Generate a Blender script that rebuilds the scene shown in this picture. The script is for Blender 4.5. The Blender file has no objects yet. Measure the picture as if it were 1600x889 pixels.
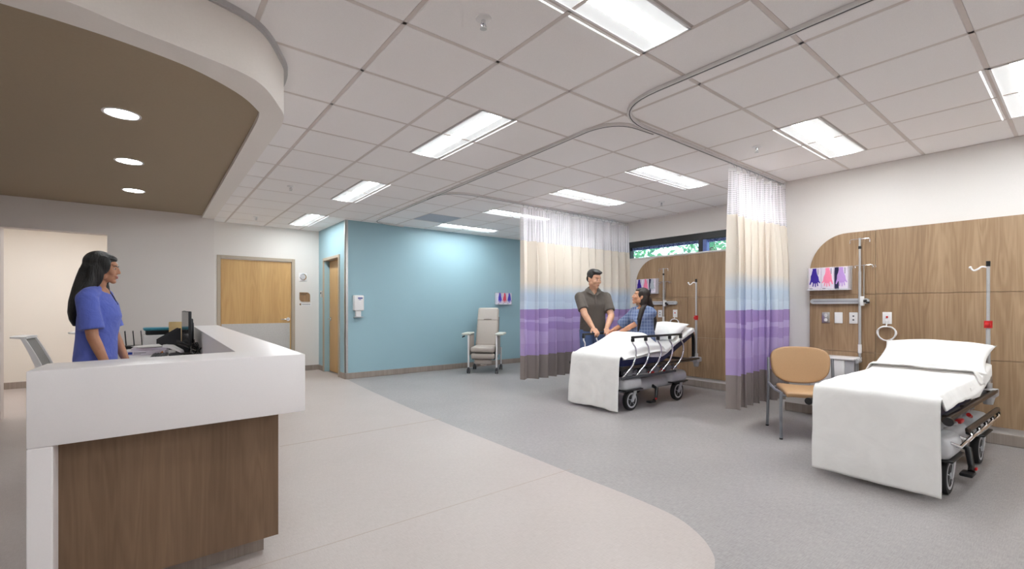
import bpy, bmesh, math, random
from mathutils import Vector, Matrix, Euler, noise
random.seed(7)
SC = bpy.context.scene
COL = SC.collection
PI = math.pi
def rad(a): return a * PI / 180.0

# ------------------------------------------------------------------ materials
def lin(c):
    c = c / 255.0
    return c / 12.92 if c <= 0.04045 else ((c + 0.055) / 1.055) ** 2.4
def rgb(r, g, b): return (lin(r), lin(g), lin(b), 1.0)

class NT:
    """small helper round a node tree"""
    def __init__(self, name):
        self.m = bpy.data.materials.new(name); self.m.use_nodes = True
        self.t = self.m.node_tree
        self.b = self.t.nodes['Principled BSDF']; self.out = self.t.nodes['Material Output']
    def n(self, typ, **kw):
        nd = self.t.nodes.new(typ)
        for k, v in kw.items(): setattr(nd, k, v)
        return nd
    def l(self, a, b): self.t.links.new(a, b)
    def coord(self, kind='Object', scale=(1, 1, 1)):
        tc = self.n('ShaderNodeTexCoord'); mp = self.n('ShaderNodeMapping')
        mp.inputs['Scale'].default_value = scale
        self.l(tc.outputs[kind], mp.inputs['Vector']); return mp.outputs['Vector']
    def noise(self, vec, scale, detail=3, rough=0.5, dist=0.0):
        nd = self.n('ShaderNodeTexNoise')
        nd.inputs['Scale'].default_value = scale; nd.inputs['Detail'].default_value = detail
        nd.inputs['Roughness'].default_value = rough; nd.inputs['Distortion'].default_value = dist
        self.l(vec, nd.inputs['Vector']); return nd.outputs['Fac']
    def ramp(self, fac, stops, interp='LINEAR'):
        r = self.n('ShaderNodeValToRGB'); e = r.color_ramp.elements
        r.color_ramp.interpolation = interp
        while len(e) < len(stops): e.new(0.5)
        for k, (p, c) in enumerate(stops): e[k].position = p; e[k].color = c
        self.l(fac, r.inputs['Fac']); return r.outputs['Color']
    def mix(self, fac, a, b, mode='MIX'):
        x = self.n('ShaderNodeMix', data_type='RGBA', blend_type=mode)
        for sock, v in ((x.inputs[0], fac), (x.inputs[6], a), (x.inputs[7], b)):
            if hasattr(v, 'links'): self.l(v, sock)
            else: sock.default_value = v
        return x.outputs[2]
    def math(self, op, a, b=0.0, c=0.0):
        x = self.n('ShaderNodeMath', operation=op)
        for s, v in zip(x.inputs, (a, b, c)):
            if hasattr(v, 'links'): self.l(v, s)
            else: s.default_value = v
        return x.outputs[0]
    def bump(self, h, strength=0.2, dist=0.01):
        x = self.n('ShaderNodeBump'); x.inputs['Strength'].default_value = strength
        x.inputs['Distance'].default_value = dist
        self.l(h, x.inputs['Height']); self.l(x.outputs['Normal'], self.b.inputs['Normal'])
    def set(self, col=None, rough=None, metal=None, **kw):
        if col is not None:
            if hasattr(col, 'links'): self.l(col, self.b.inputs['Base Color'])
            else: self.b.inputs['Base Color'].default_value = col
        if rough is not None: self.b.inputs['Roughness'].default_value = rough
        if metal is not None: self.b.inputs['Metallic'].default_value = metal
        for k, v in kw.items(): self.b.inputs[k].default_value = v
        return self.m

def simple(name, col, rough=0.5, metal=0.0, grain=0.04, scale=30, bump=0.0, **kw):
    k = NT(name); v = k.coord()
    f = k.noise(v, scale, 3)
    lo = tuple(c * (1 - grain) for c in col[:3]) + (1,); hi = tuple(min(1, c * (1 + grain)) for c in col[:3]) + (1,)
    m = k.set(k.ramp(f, [(0.3, lo), (0.7, hi)]), rough, metal, **kw)
    if bump: k.bump(f, bump, 0.004)
    return m

def wood(name, dark, mid, light, along='Z', scale=1.0, rough=0.45):
    k = NT(name)
    s = {'Z': (9, 9, 0.75), 'Y': (9, 0.75, 9), 'X': (0.75, 9, 9)}[along]
    v = k.coord('Object', tuple(q * scale for q in s))
    n1 = k.noise(v, 1.2, 2, 0.45, 0.35)
    rings = k.math('SINE', k.math('MULTIPLY', n1, 42.0))
    rings = k.math('MULTIPLY_ADD', rings, 0.5, 0.5)
    s2 = {'Z': (60, 60, 1.6), 'Y': (60, 1.6, 60), 'X': (1.6, 60, 60)}[along]
    v2 = k.coord('Object', tuple(q * scale for q in s2))
    fine = k.noise(v2, 2.0, 3, 0.6)
    s3 = {'Z': (5.2, 5.2, 0.02), 'Y': (5.2, 0.02, 5.2), 'X': (0.02, 5.2, 5.2)}[along]
    board = k.noise(k.coord('Object', tuple(q * scale for q in s3)), 1.0, 1)
    f = k.math('ADD', k.math('MULTIPLY', rings, 0.13), k.math('ADD', k.math('MULTIPLY', fine, 0.38), k.math('MULTIPLY', board, 0.62)))
    c = k.ramp(f, [(0.32, dark), (0.58, mid), (0.85, light)])
    k.bump(fine, 0.08, 0.002)
    return k.set(c, rough)

def emit(name, col, strength):
    k = NT(name); k.set((0.9, 0.9, 0.9, 1), 0.4)
    k.b.inputs['Emission Color'].default_value = col
    k.b.inputs['Emission Strength'].default_value = strength
    return k.m

def floor_mat(name, a, b, weave):
    k = NT(name); v = k.coord('Object', (1, 1, 1))
    big = k.noise(v, 1.3, 3, 0.5)
    wx = k.noise(k.coord('Object', (22, 210, 1)), 1.0, 2)
    wy = k.noise(k.coord('Object', (210, 22, 1)), 1.0, 2)
    w = k.math('ADD', k.math('MULTIPLY', wx, 0.5), k.math('MULTIPLY', wy, 0.5))
    f = k.math('ADD', k.math('MULTIPLY', k.math('SUBTRACT', w, 0.5), weave), k.math('MULTIPLY_ADD', k.math('SUBTRACT', big, 0.5), 0.35, 0.5))
    k.bump(w, 0.05, 0.002)
    return k.set(k.ramp(f, [(0.2, a), (0.8, b)]), 0.42, **{'Specular IOR Level': 0.35})

M = {}
M['wall'] = simple('wall_paint_white', rgb(228, 223, 219), 0.65, grain=0.012, scale=140, bump=0.04)
M['wall_grey'] = simple('wall_paint_greige', rgb(224, 218, 214), 0.65, grain=0.012, scale=140, bump=0.04)
M['wall_cream'] = simple('wall_paint_cream', rgb(236, 230, 221), 0.65, grain=0.012, scale=140, bump=0.04)
M['wall_blue'] = simple('wall_paint_blue', rgb(156, 189, 200), 0.5, grain=0.012, scale=140, bump=0.04)
M['taupe'] = simple('soffit_paint_taupe', rgb(162, 145, 121), 0.7, grain=0.02, scale=60)
M['soffit'] = simple('soffit_paint_offwhite', rgb(236, 230, 224), 0.65, grain=0.012, scale=90)
M['tile'] = simple('ceiling_tile', rgb(243, 239, 238), 0.9, grain=0.03, scale=260, bump=0.12)
M['tbar'] = simple('ceiling_grid_paint', rgb(214, 204, 199), 0.6, grain=0.01)
M['gap'] = simple('ceiling_gap', rgb(190, 182, 178), 0.9, grain=0.01)
M['floor_beige'] = floor_mat('vinyl_floor_beige', rgb(176, 165, 160), rgb(197, 187, 183), 1.1)
M['floor_grey'] = floor_mat('vinyl_floor_grey', rgb(140, 135, 134), rgb(174, 169, 168), 1.5)
M['seam'] = simple('floor_seam', rgb(176, 160, 148), 0.6)
M['base'] = floor_mat('cove_base', rgb(140, 128, 120), rgb(170, 158, 149), 1.4)
M['panel'] = wood('headwall_wood', rgb(130, 102, 76), rgb(158, 129, 99), rgb(182, 154, 123))
M['reveal'] = simple('panel_reveal', rgb(206, 186, 160), 0.6)
M['desk_wood'] = wood('desk_wood', rgb(104, 81, 61), rgb(119, 94, 72), rgb(132, 106, 83), scale=1.2)
M['door'] = wood('maple_door', rgb(186, 146, 92), rgb(200, 160, 104), rgb(211, 173, 117), scale=0.8, rough=0.4)
M['jamb'] = simple('door_frame_paint', rgb(178, 165, 148), 0.45, grain=0.01)
M['solid'] = simple('solid_surface_white', rgb(241, 237, 238), 0.32, grain=0.008, scale=200)
M['white'] = simple('white_plastic', rgb(236, 234, 234), 0.4, grain=0.01)
M['lightgrey'] = simple('light_grey_plastic', rgb(190, 190, 193), 0.42, grain=0.02)
M['midgrey'] = simple('mid_grey_plastic', rgb(150, 150, 154), 0.42, grain=0.02)
M['darkgrey'] = simple('dark_grey_plastic', rgb(70, 70, 74), 0.45, grain=0.03)
M['black'] = simple('black_plastic', rgb(22, 22, 24), 0.38, grain=0.05)
M['rubber'] = simple('black_rubber', rgb(28, 27, 28), 0.7, grain=0.05)
M['chrome'] = simple('chrome', rgb(225, 226, 230), 0.16, 1.0, grain=0.01)
M['steel'] = simple('brushed_steel', rgb(205, 204, 202), 0.3, 1.0, grain=0.05, scale=80)
M['alu'] = simple('anodised_aluminium', rgb(186, 185, 186), 0.4, 0.35, grain=0.02)
M['trackgrey'] = simple('track_enamel', rgb(222, 219, 217), 0.45, grain=0.01)
M['greymetal'] = simple('grey_powder_coat', rgb(140, 142, 148), 0.4, 0.3, grain=0.02)
M['bronze'] = simple('bronze_rail', rgb(74, 62, 54), 0.35, 0.5, grain=0.03)
M['red'] = simple('red_plastic', rgb(196, 34, 36), 0.35, grain=0.03)
M['orange'] = simple('orange_print', rgb(226, 140, 60), 0.5)
M['navy'] = simple('navy_vinyl', rgb(32, 36, 78), 0.45, grain=0.05, bump=0.05)
M['tan'] = simple('tan_vinyl', rgb(184, 147, 108), 0.45, grain=0.03, scale=120, bump=0.06)
M['recliner'] = simple('greige_vinyl', rgb(180, 170, 162), 0.42, grain=0.03, scale=120, bump=0.06)
M['seamgrey'] = simple('vinyl_seam', rgb(146, 136, 128), 0.5)
M['sage'] = simple('pale_grey_armpad', rgb(196, 198, 188), 0.5, grain=0.02)
M['teal'] = simple('teal_plastic', rgb(60, 140, 160), 0.45, grain=0.03)
M['folder'] = simple('manila_card', rgb(226, 196, 140), 0.7, grain=0.03)
M['paper'] = simple('paper', rgb(240, 238, 236), 0.8, grain=0.01)
M['carton'] = simple('printed_carton', rgb(226, 218, 228), 0.6, grain=0.02)
M['blueink'] = simple('blue_print', rgb(36, 60, 150), 0.5)
M['greyink'] = simple('grey_print', rgb(110, 108, 120), 0.6)
M['darkink'] = simple('dark_print', rgb(52, 40, 32), 0.6)
M['signwood'] = wood('sign_wood', rgb(120, 92, 66), rgb(150, 118, 86), rgb(172, 140, 106), scale=3)
M['screen'] = simple('dark_glossy_screen', rgb(40, 38, 38), 0.12, grain=0.02)
M['vent_blue'] = simple('vent_panel', rgb(176, 180, 194), 0.6, grain=0.02)
M['blackframe'] = simple('black_window_frame', rgb(14, 14, 16), 0.4, grain=0.05)
M['p_purple'] = simple('glove_print_purple', rgb(56, 30, 150), 0.5)
M['p_pink'] = simple('glove_print_pink', rgb(246, 136, 168), 0.5)
M['p_lav'] = simple('glove_print_lavender', rgb(190, 150, 216), 0.5)
M['p_navy'] = simple('glove_print_navy', rgb(30, 30, 70), 0.5)
M['p_red'] = simple('glove_print_red', rgb(224, 70, 96), 0.5)
M['p_violet'] = simple('glove_print_violet', rgb(70, 60, 190), 0.5)
M['p_grey'] = simple('glove_print_grey', rgb(176, 182, 190), 0.5)
M['cartonwhite'] = simple('glove_carton', rgb(226, 216, 230), 0.5, grain=0.02)
M['lens'] = emit('light_lens', (0.93, 0.985, 1.0, 1), 25.0)
M['lens_side'] = emit('light_side_lens', (0.93, 0.985, 1.0, 1), 0.22)
M['slot'] = emit('slot_painted_glow', (0.93, 0.985, 1.0, 1), 1.0)  # not a lamp: lit look of the slots beside the fixtures, put in as emission
M['can'] = emit('downlight_lens', (0.95, 0.985, 1.0, 1), 24.0)
def acrylic():
    k = NT('clear_acrylic'); k.set((0.92, 0.94, 0.96, 1), 0.08)
    tr = k.n('ShaderNodeBsdfTransparent'); mx = k.n('ShaderNodeMixShader'); mx.inputs[0].default_value = 0.22
    k.l(tr.outputs[0], mx.inputs[1]); k.l(k.b.outputs[0], mx.inputs[2]); k.l(mx.outputs[0], k.out.inputs['Surface'])
    return k.m
M['acrylic'] = acrylic()
def glass():
    k = NT('window_glass'); k.set((1, 1, 1, 1), 0.02)
    tr = k.n('ShaderNodeBsdfTransparent'); tr.inputs[0].default_value = (0.93, 0.98, 0.99, 1)
    mx = k.n('ShaderNodeMixShader'); mx.inputs[0].default_value = 0.06
    k.l(tr.outputs[0], mx.inputs[1]); k.l(k.b.outputs[0], mx.inputs[2]); k.l(mx.outputs[0], k.out.inputs['Surface'])
    return k.m
M['glass'] = glass()

def cloth(name, col, bump=0.25, scale=9, rough=0.85, grain=0.03):
    k = NT(name); v = k.coord()
    f = k.noise(v, scale, 3, 0.5, 0.6)
    fine = k.noise(v, 420, 1)
    lo = tuple(c * (1 - grain) for c in col[:3]) + (1,); hi = tuple(min(1, c * (1 + grain)) for c in col[:3]) + (1,)
    k.bump(k.math('ADD', f, k.math('MULTIPLY', fine, 0.06)), bump, 0.03)
    return k.set(k.ramp(f, [(0.3, lo), (0.7, hi)]), rough, **{'Sheen Weight': 0.15})
M['linen'] = cloth('white_bed_linen', rgb(242, 240, 238), 0.16, 7)
M['pillow'] = cloth('white_pillow_cotton', rgb(244, 243, 241), 0.2, 6)
M['scrub'] = cloth('blue_scrub_cotton', rgb(92, 108, 196), 0.45, 11)
M['polo'] = cloth('brown_grey_jersey', rgb(88, 80, 74), 0.3, 10)
M['jeans'] = cloth('blue_denim', rgb(84, 104, 146), 0.3, 14, grain=0.12)
M['navycloth'] = cloth('navy_trouser_cloth', rgb(34, 38, 66), 0.3, 12)
def plaid():
    k = NT('blue_plaid_cotton'); tc = k.coord('Object', (1, 1, 1))
    sx = k.n('ShaderNodeSeparateXYZ'); k.l(tc, sx.inputs[0])
    def stripe(a, b, sc, th):
        s = k.math('SINE', k.math('MULTIPLY', k.math('ADD', a, b), sc * 1.9))
        return k.math('GREATER_THAN', s, th)
    ex = k.math('MULTIPLY', sx.outputs[1], 0.8)
    v = stripe(sx.outputs[0], ex, 150.0, 0.45); h = stripe(sx.outputs[2], 0.0, 150.0, 0.45)
    v2 = stripe(sx.outputs[0], ex, 75.0, 0.9); h2 = stripe(sx.outputs[2], 0.0, 75.0, 0.9)
    c = k.mix(k.math('MULTIPLY', v, 0.5), rgb(108, 124, 160), rgb(66, 80, 120))
    c = k.mix(k.math('MULTIPLY', h, 0.55), c, rgb(66, 80, 120))
    c = k.mix(k.math('MULTIPLY', v2, 0.7), c, rgb(156, 170, 196)); c = k.mix(k.math('MULTIPLY', h2, 0.7), c, rgb(156, 170, 196))
    f = k.noise(tc, 10, 3, 0.5, 0.6); k.bump(f, 0.4, 0.03)
    return k.set(c, 0.85)
M['plaid'] = plaid()
def skin(name, col):
    k = NT(name); v = k.coord(); f = k.noise(v, 24, 3)
    lo = tuple(c * a for c, a in zip(col[:3], (0.94, 0.9, 0.88))) + (1,)
    hi = tuple(min(1, c * 1.05) for c in col[:3]) + (1,)
    return k.set(k.ramp(f, [(0.3, lo), (0.7, hi)]), 0.5, **{'Subsurface Weight': 0.12, 'Subsurface Scale': 0.02, 'Subsurface Radius': (1, 0.4, 0.25)})
M['skin_a'] = skin('skin_tone_tan', rgb(188, 136, 106))
M['skin_b'] = skin('skin_tone_light', rgb(206, 160, 132))
M['skin_c'] = skin('skin_tone_warm', rgb(200, 146, 114))
M['lip'] = simple('lip_tone', rgb(168, 92, 84), 0.4)
M['lip_m'] = simple('lip_tone_muted', rgb(176, 118, 100), 0.45)
M['eyewhite'] = simple('eye_white', rgb(206, 196, 190), 0.25)
M['iris'] = simple('dark_iris', rgb(34, 22, 16), 0.2)
def hairm(name, a, b):
    k = NT(name); v = k.coord('Object', (90, 90, 6)); f = k.noise(v, 1.5, 3, 0.6)
    k.bump(f, 0.5, 0.01)
    return k.set(k.ramp(f, [(0.3, a), (0.75, b)]), 0.38)
M['hair_black'] = hairm('black_hair', rgb(10, 9, 10), rgb(32, 28, 28))
M['hair_brown'] = hairm('dark_brown_hair', rgb(16, 12, 10), rgb(48, 33, 27))

def curtain_mat():
    """bands of colour woven into the privacy curtain, by height above the floor"""
    k = NT('privacy_curtain_print')
    tc = k.n('ShaderNodeTexCoord'); sp = k.n('ShaderNodeSeparateXYZ'); k.l(tc.outputs['UV'], sp.inputs[0])
    u, z = sp.outputs[0], sp.outputs[1]
    def wob(sc, amp, seed):
        cb = k.n('ShaderNodeCombineXYZ'); k.l(u, cb.inputs[0]); cb.inputs[1].default_value = seed
        return k.math('MULTIPLY', k.math('SUBTRACT', k.noise(cb.outputs[0], sc, 2), 0.5), amp)
    def over(level, sc, amp, seed): return k.math('LESS_THAN', k.math('ADD', z, wob(sc, amp, seed)), level)
    fade = k.n('ShaderNodeMapRange'); fade.inputs[1].default_value = 1.40; fade.inputs[2].default_value = 1.58
    k.l(k.math('ADD', z, wob(2.0, 0.06, 1.0)), fade.inputs[0])
    cream = k.mix(0.0, rgb(232, 222, 210), rgb(232, 222, 210))
    c = k.mix(fade.outputs[0], rgb(197, 210, 226), cream)
    c = k.mix(over(1.30, 3.0, 0.10, 9.0), c, rgb(206, 219, 233))
    c = k.mix(over(1.19, 2.2, 0.05, 3.0), c, rgb(168, 143, 197))
    c = k.mix(over(1.06, 1.6, 0.16, 5.0), c, rgb(194, 174, 217))
    c = k.mix(over(1.00, 1.7, 0.20, 7.0), c, rgb(172, 149, 203))
    c = k.mix(over(0.88, 1.5, 0.20, 11.0), c, rgb(189, 169, 214))
    c = k.mix(over(0.70, 1.2, 0.10, 15.0), c, rgb(181, 159, 208))
    c = k.mix(over(0.53, 0.7, 0.03, 13.0), c, rgb(142, 131, 128))
    f = k.noise(tc.outputs['UV'], 260, 2); k.bump(f, 0.06, 0.003)
    k.set(c, 0.7)
    tl = k.n('ShaderNodeBsdfTranslucent'); k.l(c, tl.inputs[0])
    mx = k.n('ShaderNodeMixShader'); mx.inputs[0].default_value = 0.12
    k.l(k.b.outputs[0], mx.inputs[1]); k.l(tl.outputs[0], mx.inputs[2]); k.l(mx.outputs[0], k.out.inputs['Surface'])
    return k.m
M['curtain'] = curtain_mat()
def mesh_mat():
    k = NT('white_curtain_netting')
    tc = k.n('ShaderNodeTexCoord'); sp = k.n('ShaderNodeSeparateXYZ'); k.l(tc.outputs['UV'], sp.inputs[0])
    a = k.math('SINE', k.math('MULTIPLY', k.math('ADD', sp.outputs[0], sp.outputs[1]), 150.0))
    b = k.math('SINE', k.math('MULTIPLY', k.math('SUBTRACT', sp.outputs[0], sp.outputs[1]), 150.0))
    hole = k.math('GREATER_THAN', k.math('MULTIPLY', a, b), 0.02)
    k.set(rgb(247, 243, 248), 0.8)
    tr = k.n('ShaderNodeBsdfTransparent'); mx = k.n('ShaderNodeMixShader')
    k.l(k.math('MULTIPLY_ADD', hole, 0.44, 0.04), mx.inputs[0])
    k.l(k.b.outputs[0], mx.inputs[1]); k.l(tr.outputs[0], mx.inputs[2]); k.l(mx.outputs[0], k.out.inputs['Surface'])
    return k.m
M['netting'] = mesh_mat()
def weave_mat():
    k = NT('grey_chair_mesh'); k.set(rgb(150, 146, 142), 0.8)
    v = k.noise(k.coord('Object', (1, 1, 1)), 300, 1); k.bump(v, 0.3, 0.004); return k.m
M['chairmesh'] = weave_mat()
def shade_mat():
    k = NT('blue_woven_shade'); v = k.coord('Object', (1, 60, 90)); f = k.noise(v, 1.0, 2)
    c = k.ramp(f, [(0.42, rgb(62, 74, 126)), (0.6, rgb(158, 168, 200))])
    k.set(c, 0.8); k.b.inputs['Transmission Weight'].default_value = 0.0
    tl = k.n('ShaderNodeBsdfTranslucent'); k.l(c, tl.inputs[0])
    mx = k.n('ShaderNodeMixShader'); mx.inputs[0].default_value = 0.5
    k.l(k.b.outputs[0], mx.inputs[1]); k.l(tl.outputs[0], mx.inputs[2]); k.l(mx.outputs[0], k.out.inputs['Surface'])
    return k.m
M['shade'] = shade_mat()
def leaf_mat():
    k = NT('leaf_green'); v = k.coord(); f = k.noise(v, 3.0, 2)
    c = k.ramp(f, [(0.3, rgb(34, 110, 80)), (0.7, rgb(120, 190, 130))]); k.set(c, 0.5)
    tl = k.n('ShaderNodeBsdfTranslucent'); k.l(c, tl.inputs[0])
    mx = k.n('ShaderNodeMixShader'); mx.inputs[0].default_value = 0.5
    k.l(k.b.outputs[0], mx.inputs[1]); k.l(tl.outputs[0], mx.inputs[2]); k.l(mx.outputs[0], k.out.inputs['Surface'])
    return k.m
M['leaf'] = leaf_mat(); M['bark'] = simple('bark', rgb(96, 80, 66), 0.9, grain=0.2)

# ------------------------------------------------------------------ geometry
class B:
    """collects shapes into one mesh"""
    def __init__(self): self.bm = bmesh.new(); self.mi = 0; self.uv = None
    def _fin(self, verts, mat=None):
        if mat is not None: bmesh.ops.transform(self.bm, matrix=mat, verts=verts)
        fs = set()
        for v in verts: fs.update(v.link_faces)
        for f in fs: f.material_index = self.mi
        return self
    def box(self, a, b, bev=0.0, seg=2, rot=None):
        a, b = Vector(a), Vector(b); c = (a + b) / 2; s = b - a
        t = bmesh.new(); bmesh.ops.create_cube(t, size=1.0)
        bmesh.ops.scale(t, vec=s, verts=t.verts)
        if bev > 0:
            bmesh.ops.bevel(t, geom=t.edges[:], offset=min(bev, 0.49 * min(abs(q) for q in s)), segments=seg, affect='EDGES', profile=0.5)
        m = Matrix.Translation(c) @ (rot.to_4x4() if rot is not None else Matrix.Identity(4))
        return self.merge(t, m)
    def merge(self, t, m=None):
        if m is not None: bmesh.ops.transform(t, matrix=m, verts=t.verts)
        mp = {v: self.bm.verts.new(v.co) for v in t.verts}
        for f in t.faces:
            try: nf = self.bm.faces.new([mp[v] for v in f.verts]); nf.material_index = self.mi; nf.smooth = f.smooth
            except ValueError: pass
        t.free(); return self
    def cyl(self, p0, p1, r0, r1=None, n=16, caps=True):
        p0, p1 = Vector(p0), Vector(p1); r1 = r0 if r1 is None else r1
        d = p1 - p0; q = d.to_track_quat('Z', 'Y').to_matrix()
        A = []; Bv = []
        for k in range(n):
            o = q @ Vector((math.cos(2 * PI * k / n), math.sin(2 * PI * k / n), 0))
            A.append(self.bm.verts.new(p0 + o * r0)); Bv.append(self.bm.verts.new(p1 + o * r1))
        for k in range(n):
            f = self.bm.faces.new((A[k], A[(k + 1) % n], Bv[(k + 1) % n], Bv[k])); f.material_index = self.mi
        if caps:
            f = self.bm.faces.new(A[::-1]); f.material_index = self.mi
            f = self.bm.faces.new(Bv); f.material_index = self.mi
        return self
    def ell(self, c, r, rot=None, n=16, m=10):
        t = bmesh.new(); bmesh.ops.create_uvsphere(t, u_segments=n, v_segments=m, radius=1.0)
        if not hasattr(r, '__len__'): r = (r, r, r)
        mm = Matrix.Translation(Vector(c)) @ (rot.to_4x4() if rot is not None else Matrix.Identity(4)) @ Matrix.Diagonal((r[0], r[1], r[2], 1))
        return self.merge(t, mm)
    def cap(self, p0, p1, r0, r1=None, n=12):
        r1 = r0 if r1 is None else r1
        self.cyl(p0, p1, r0, r1, n); self.ell(p0, r0, n=n, m=8); self.ell(p1, r1, n=n, m=8); return self
    def tube(self, pts, r, n=10, closed=False, caps=True):
        pts = [Vector(p) for p in pts]; N = len(pts); rings = []
        up = Vector((0, 0, 1)); prev = None
        for i in range(N):
            if closed: d = pts[(i + 1) % N] - pts[i - 1]
            else: d = pts[min(i + 1, N - 1)] - pts[max(i - 1, 0)]
            d.normalize()
            if prev is None:
                x = d.cross(up)
                if x.length < 1e-3: x = d.cross(Vector((1, 0, 0)))
                x.normalize()
            else:
                x = prev - d * prev.dot(d)
                x.normalize()
            prev = x; y = d.cross(x)
            rr = r[i] if hasattr(r, '__len__') else r
            rings.append([self.bm.verts.new(pts[i] + x * (rr * math.cos(2 * PI * k / n)) + y * (rr * math.sin(2 * PI * k / n))) for k in range(n)])
        for i in range(N if closed else N - 1):
            a, b = rings[i], rings[(i + 1) % N]
            for k in range(n):
                f = self.bm.faces.new((a[k], b[k], b[(k + 1) % n], a[(k + 1) % n])); f.material_index = self.mi
        if caps and not closed:
            f = self.bm.faces.new(rings[0]); f.material_index = self.mi
            f = self.bm.faces.new(rings[-1][::-1]); f.material_index = self.mi
        return self
    def loft(self, rings, caps=True):
        R = [[self.bm.verts.new(Vector(p)) for p in ring] for ring in rings]; n = len(R[0])
        for a, b in zip(R[:-1], R[1:]):
            for k in range(n):
                f = self.bm.faces.new((a[k], a[(k + 1) % n], b[(k + 1) % n], b[k])); f.material_index = self.mi
        if caps:
            f = self.bm.faces.new(R[0][::-1]); f.material_index = self.mi
            f = self.bm.faces.new(R[-1]); f.material_index = self.mi
        return self
    def oval(self, rings, n=24, p=2.0):
        """rings of (cx, cy, z, rx, ry): stacked ovals, closed at both ends"""
        L = []
        for cx, cy, z, rx, ry in rings:
            q = []
            for k in range(n):
                a = 2 * PI * k / n; c, s = math.cos(a), math.sin(a)
                q.append((cx + rx * math.copysign(abs(c) ** (2 / p), c), cy + ry * math.copysign(abs(s) ** (2 / p), s), z))
            L.append(q)
        return self.loft(L)
    def prism(self, poly, h0, h1, axis='Z'):
        def P(a, b, h): return {'Z': (a, b, h), 'Y': (a, h, b), 'X': (h, a, b)}[axis]
        A = [self.bm.verts.new(P(a, b, h0)) for a, b in poly]; C = [self.bm.verts.new(P(a, b, h1)) for a, b in poly]
        n = len(poly); fs = []
        for k in range(n): fs.append(self.bm.faces.new((A[k], A[(k + 1) % n], C[(k + 1) % n], C[k])))
        fs.append(self.bm.faces.new(A[::-1])); fs.append(self.bm.faces.new(C))
        for f in fs: f.material_index = self.mi
        return self
    def lathe(self, prof, c=(0, 0, 0), n=24, axis='Z'):
        c = Vector(c); R = []
        for r, h in prof:
            ring = []
            for k in range(n):
                a = 2 * PI * k / n; x, y = r * math.cos(a), r * math.sin(a)
                ring.append(c + Vector({'Z': (x, y, h), 'Y': (x, h, y), 'X': (h, x, y)}[axis]))
            R.append(ring)
        return self.loft(R)
    def grid(self, fn, nu, nv, uvfn=None):
        V = [[self.bm.verts.new(Vector(fn(i / nu, j / nv))) for j in range(nv + 1)] for i in range(nu + 1)]
        if uvfn and self.uv is None: self.uv = self.bm.loops.layers.uv.new('UVMap')
        for i in range(nu):
            for j in range(nv):
                idx = ((i, j), (i + 1, j), (i + 1, j + 1), (i, j + 1))
                f = self.bm.faces.new([V[a][b] for a, b in idx]); f.material_index = self.mi; f.smooth = True
                if uvfn:
                    for lp, (a, b) in zip(f.loops, idx): lp[self.uv].uv = uvfn(a / nu, b / nv)
        return self
    def make(self, name, mats, parent=None, smooth=False, recalc=True, angle=None):
        if recalc: bmesh.ops.recalc_face_normals(self.bm, faces=self.bm.faces)
        me = bpy.data.meshes.new(name); self.bm.to_mesh(me); self.bm.free()
        for m in (mats if isinstance(mats, (list, tuple)) else [mats]): me.materials.append(M[m] if isinstance(m, str) else m)
        if smooth or angle is not None:
            me.polygons.foreach_set('use_smooth', [True] * len(me.polygons))
            if angle is not None: me.set_sharp_from_angle(angle=rad(angle))
        o = bpy.data.objects.new(name, me); COL.objects.link(o)
        if parent is not None: o.parent = parent
        return o
    def auto(self, name, mats, parent=None, angle=40): return self.make(name, mats, parent, angle=angle)
    def blob(self, name, mats, parent=None, voxel=0.006, it=3, fac=0.5):
        """one continuous skin grown round the collected shapes"""
        o = self.make('tmp_' + name, mats)
        r = o.modifiers.new('r', 'REMESH'); r.mode = 'VOXEL'; r.voxel_size = voxel; r.use_smooth_shade = True
        s = o.modifiers.new('s', 'SMOOTH'); s.factor = fac; s.iterations = it
        dg = bpy.context.evaluated_depsgraph_get()
        me = bpy.data.meshes.new_from_object(o.evaluated_get(dg)); me.name = name
        old = o.data; bpy.data.objects.remove(o); bpy.data.meshes.remove(old)
        me.polygons.foreach_set('use_smooth', [True] * len(me.polygons))
        q = bpy.data.objects.new(name, me); COL.objects.link(q)
        if parent is not None: q.parent = parent
        return q

def thing(name, label, cat, loc=(0, 0, 0), rz=0.0, group=None):
    o = bpy.data.objects.new(name, None); COL.objects.link(o)
    o.location = loc; o.rotation_euler = (0, 0, rz); o.empty_display_size = 0.1
    return tag(o, label, cat, group)
def tag(o, label, cat, group=None):
    o['label'] = label; o['category'] = cat
    if group: o['group'] = group
    return o
def struct(o, label=None):
    o['kind'] = 'structure'
    if label: o['label'] = label
    return o
def copy_tree(o, parent=None):
    c = o.copy(); COL.objects.link(c)
    if parent is not None: c.parent = parent
    for ch in [x for x in o.children]: copy_tree(ch, c)
    return c
def bez(p, n=12):
    """smooth curve through points (Catmull-Rom)"""
    p = [Vector(q) for q in p]; out = []
    for i in range(len(p) - 1):
        a, b, c, d = p[max(i - 1, 0)], p[i], p[i + 1], p[min(i + 2, len(p) - 1)]
        for k in range(n):
            t = k / n
            out.append(0.5 * ((2 * b) + (c - a) * t + (2 * a - 5 * b + 4 * c - d) * t * t + (3 * b - a - 3 * c + d) * t ** 3))
    out.append(p[-1]); return out
def smooth01(t):
    t = max(0.0, min(1.0, t)); return t * t * (3 - 2 * t)
# ================================================================== the setting
CEIL = 2.705
R = {}
def wallbox(name, boxes, mat, label=None):
    b = B()
    for a, c in boxes: b.box(a, c)
    return struct(b.make(name, mat), label)

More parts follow.
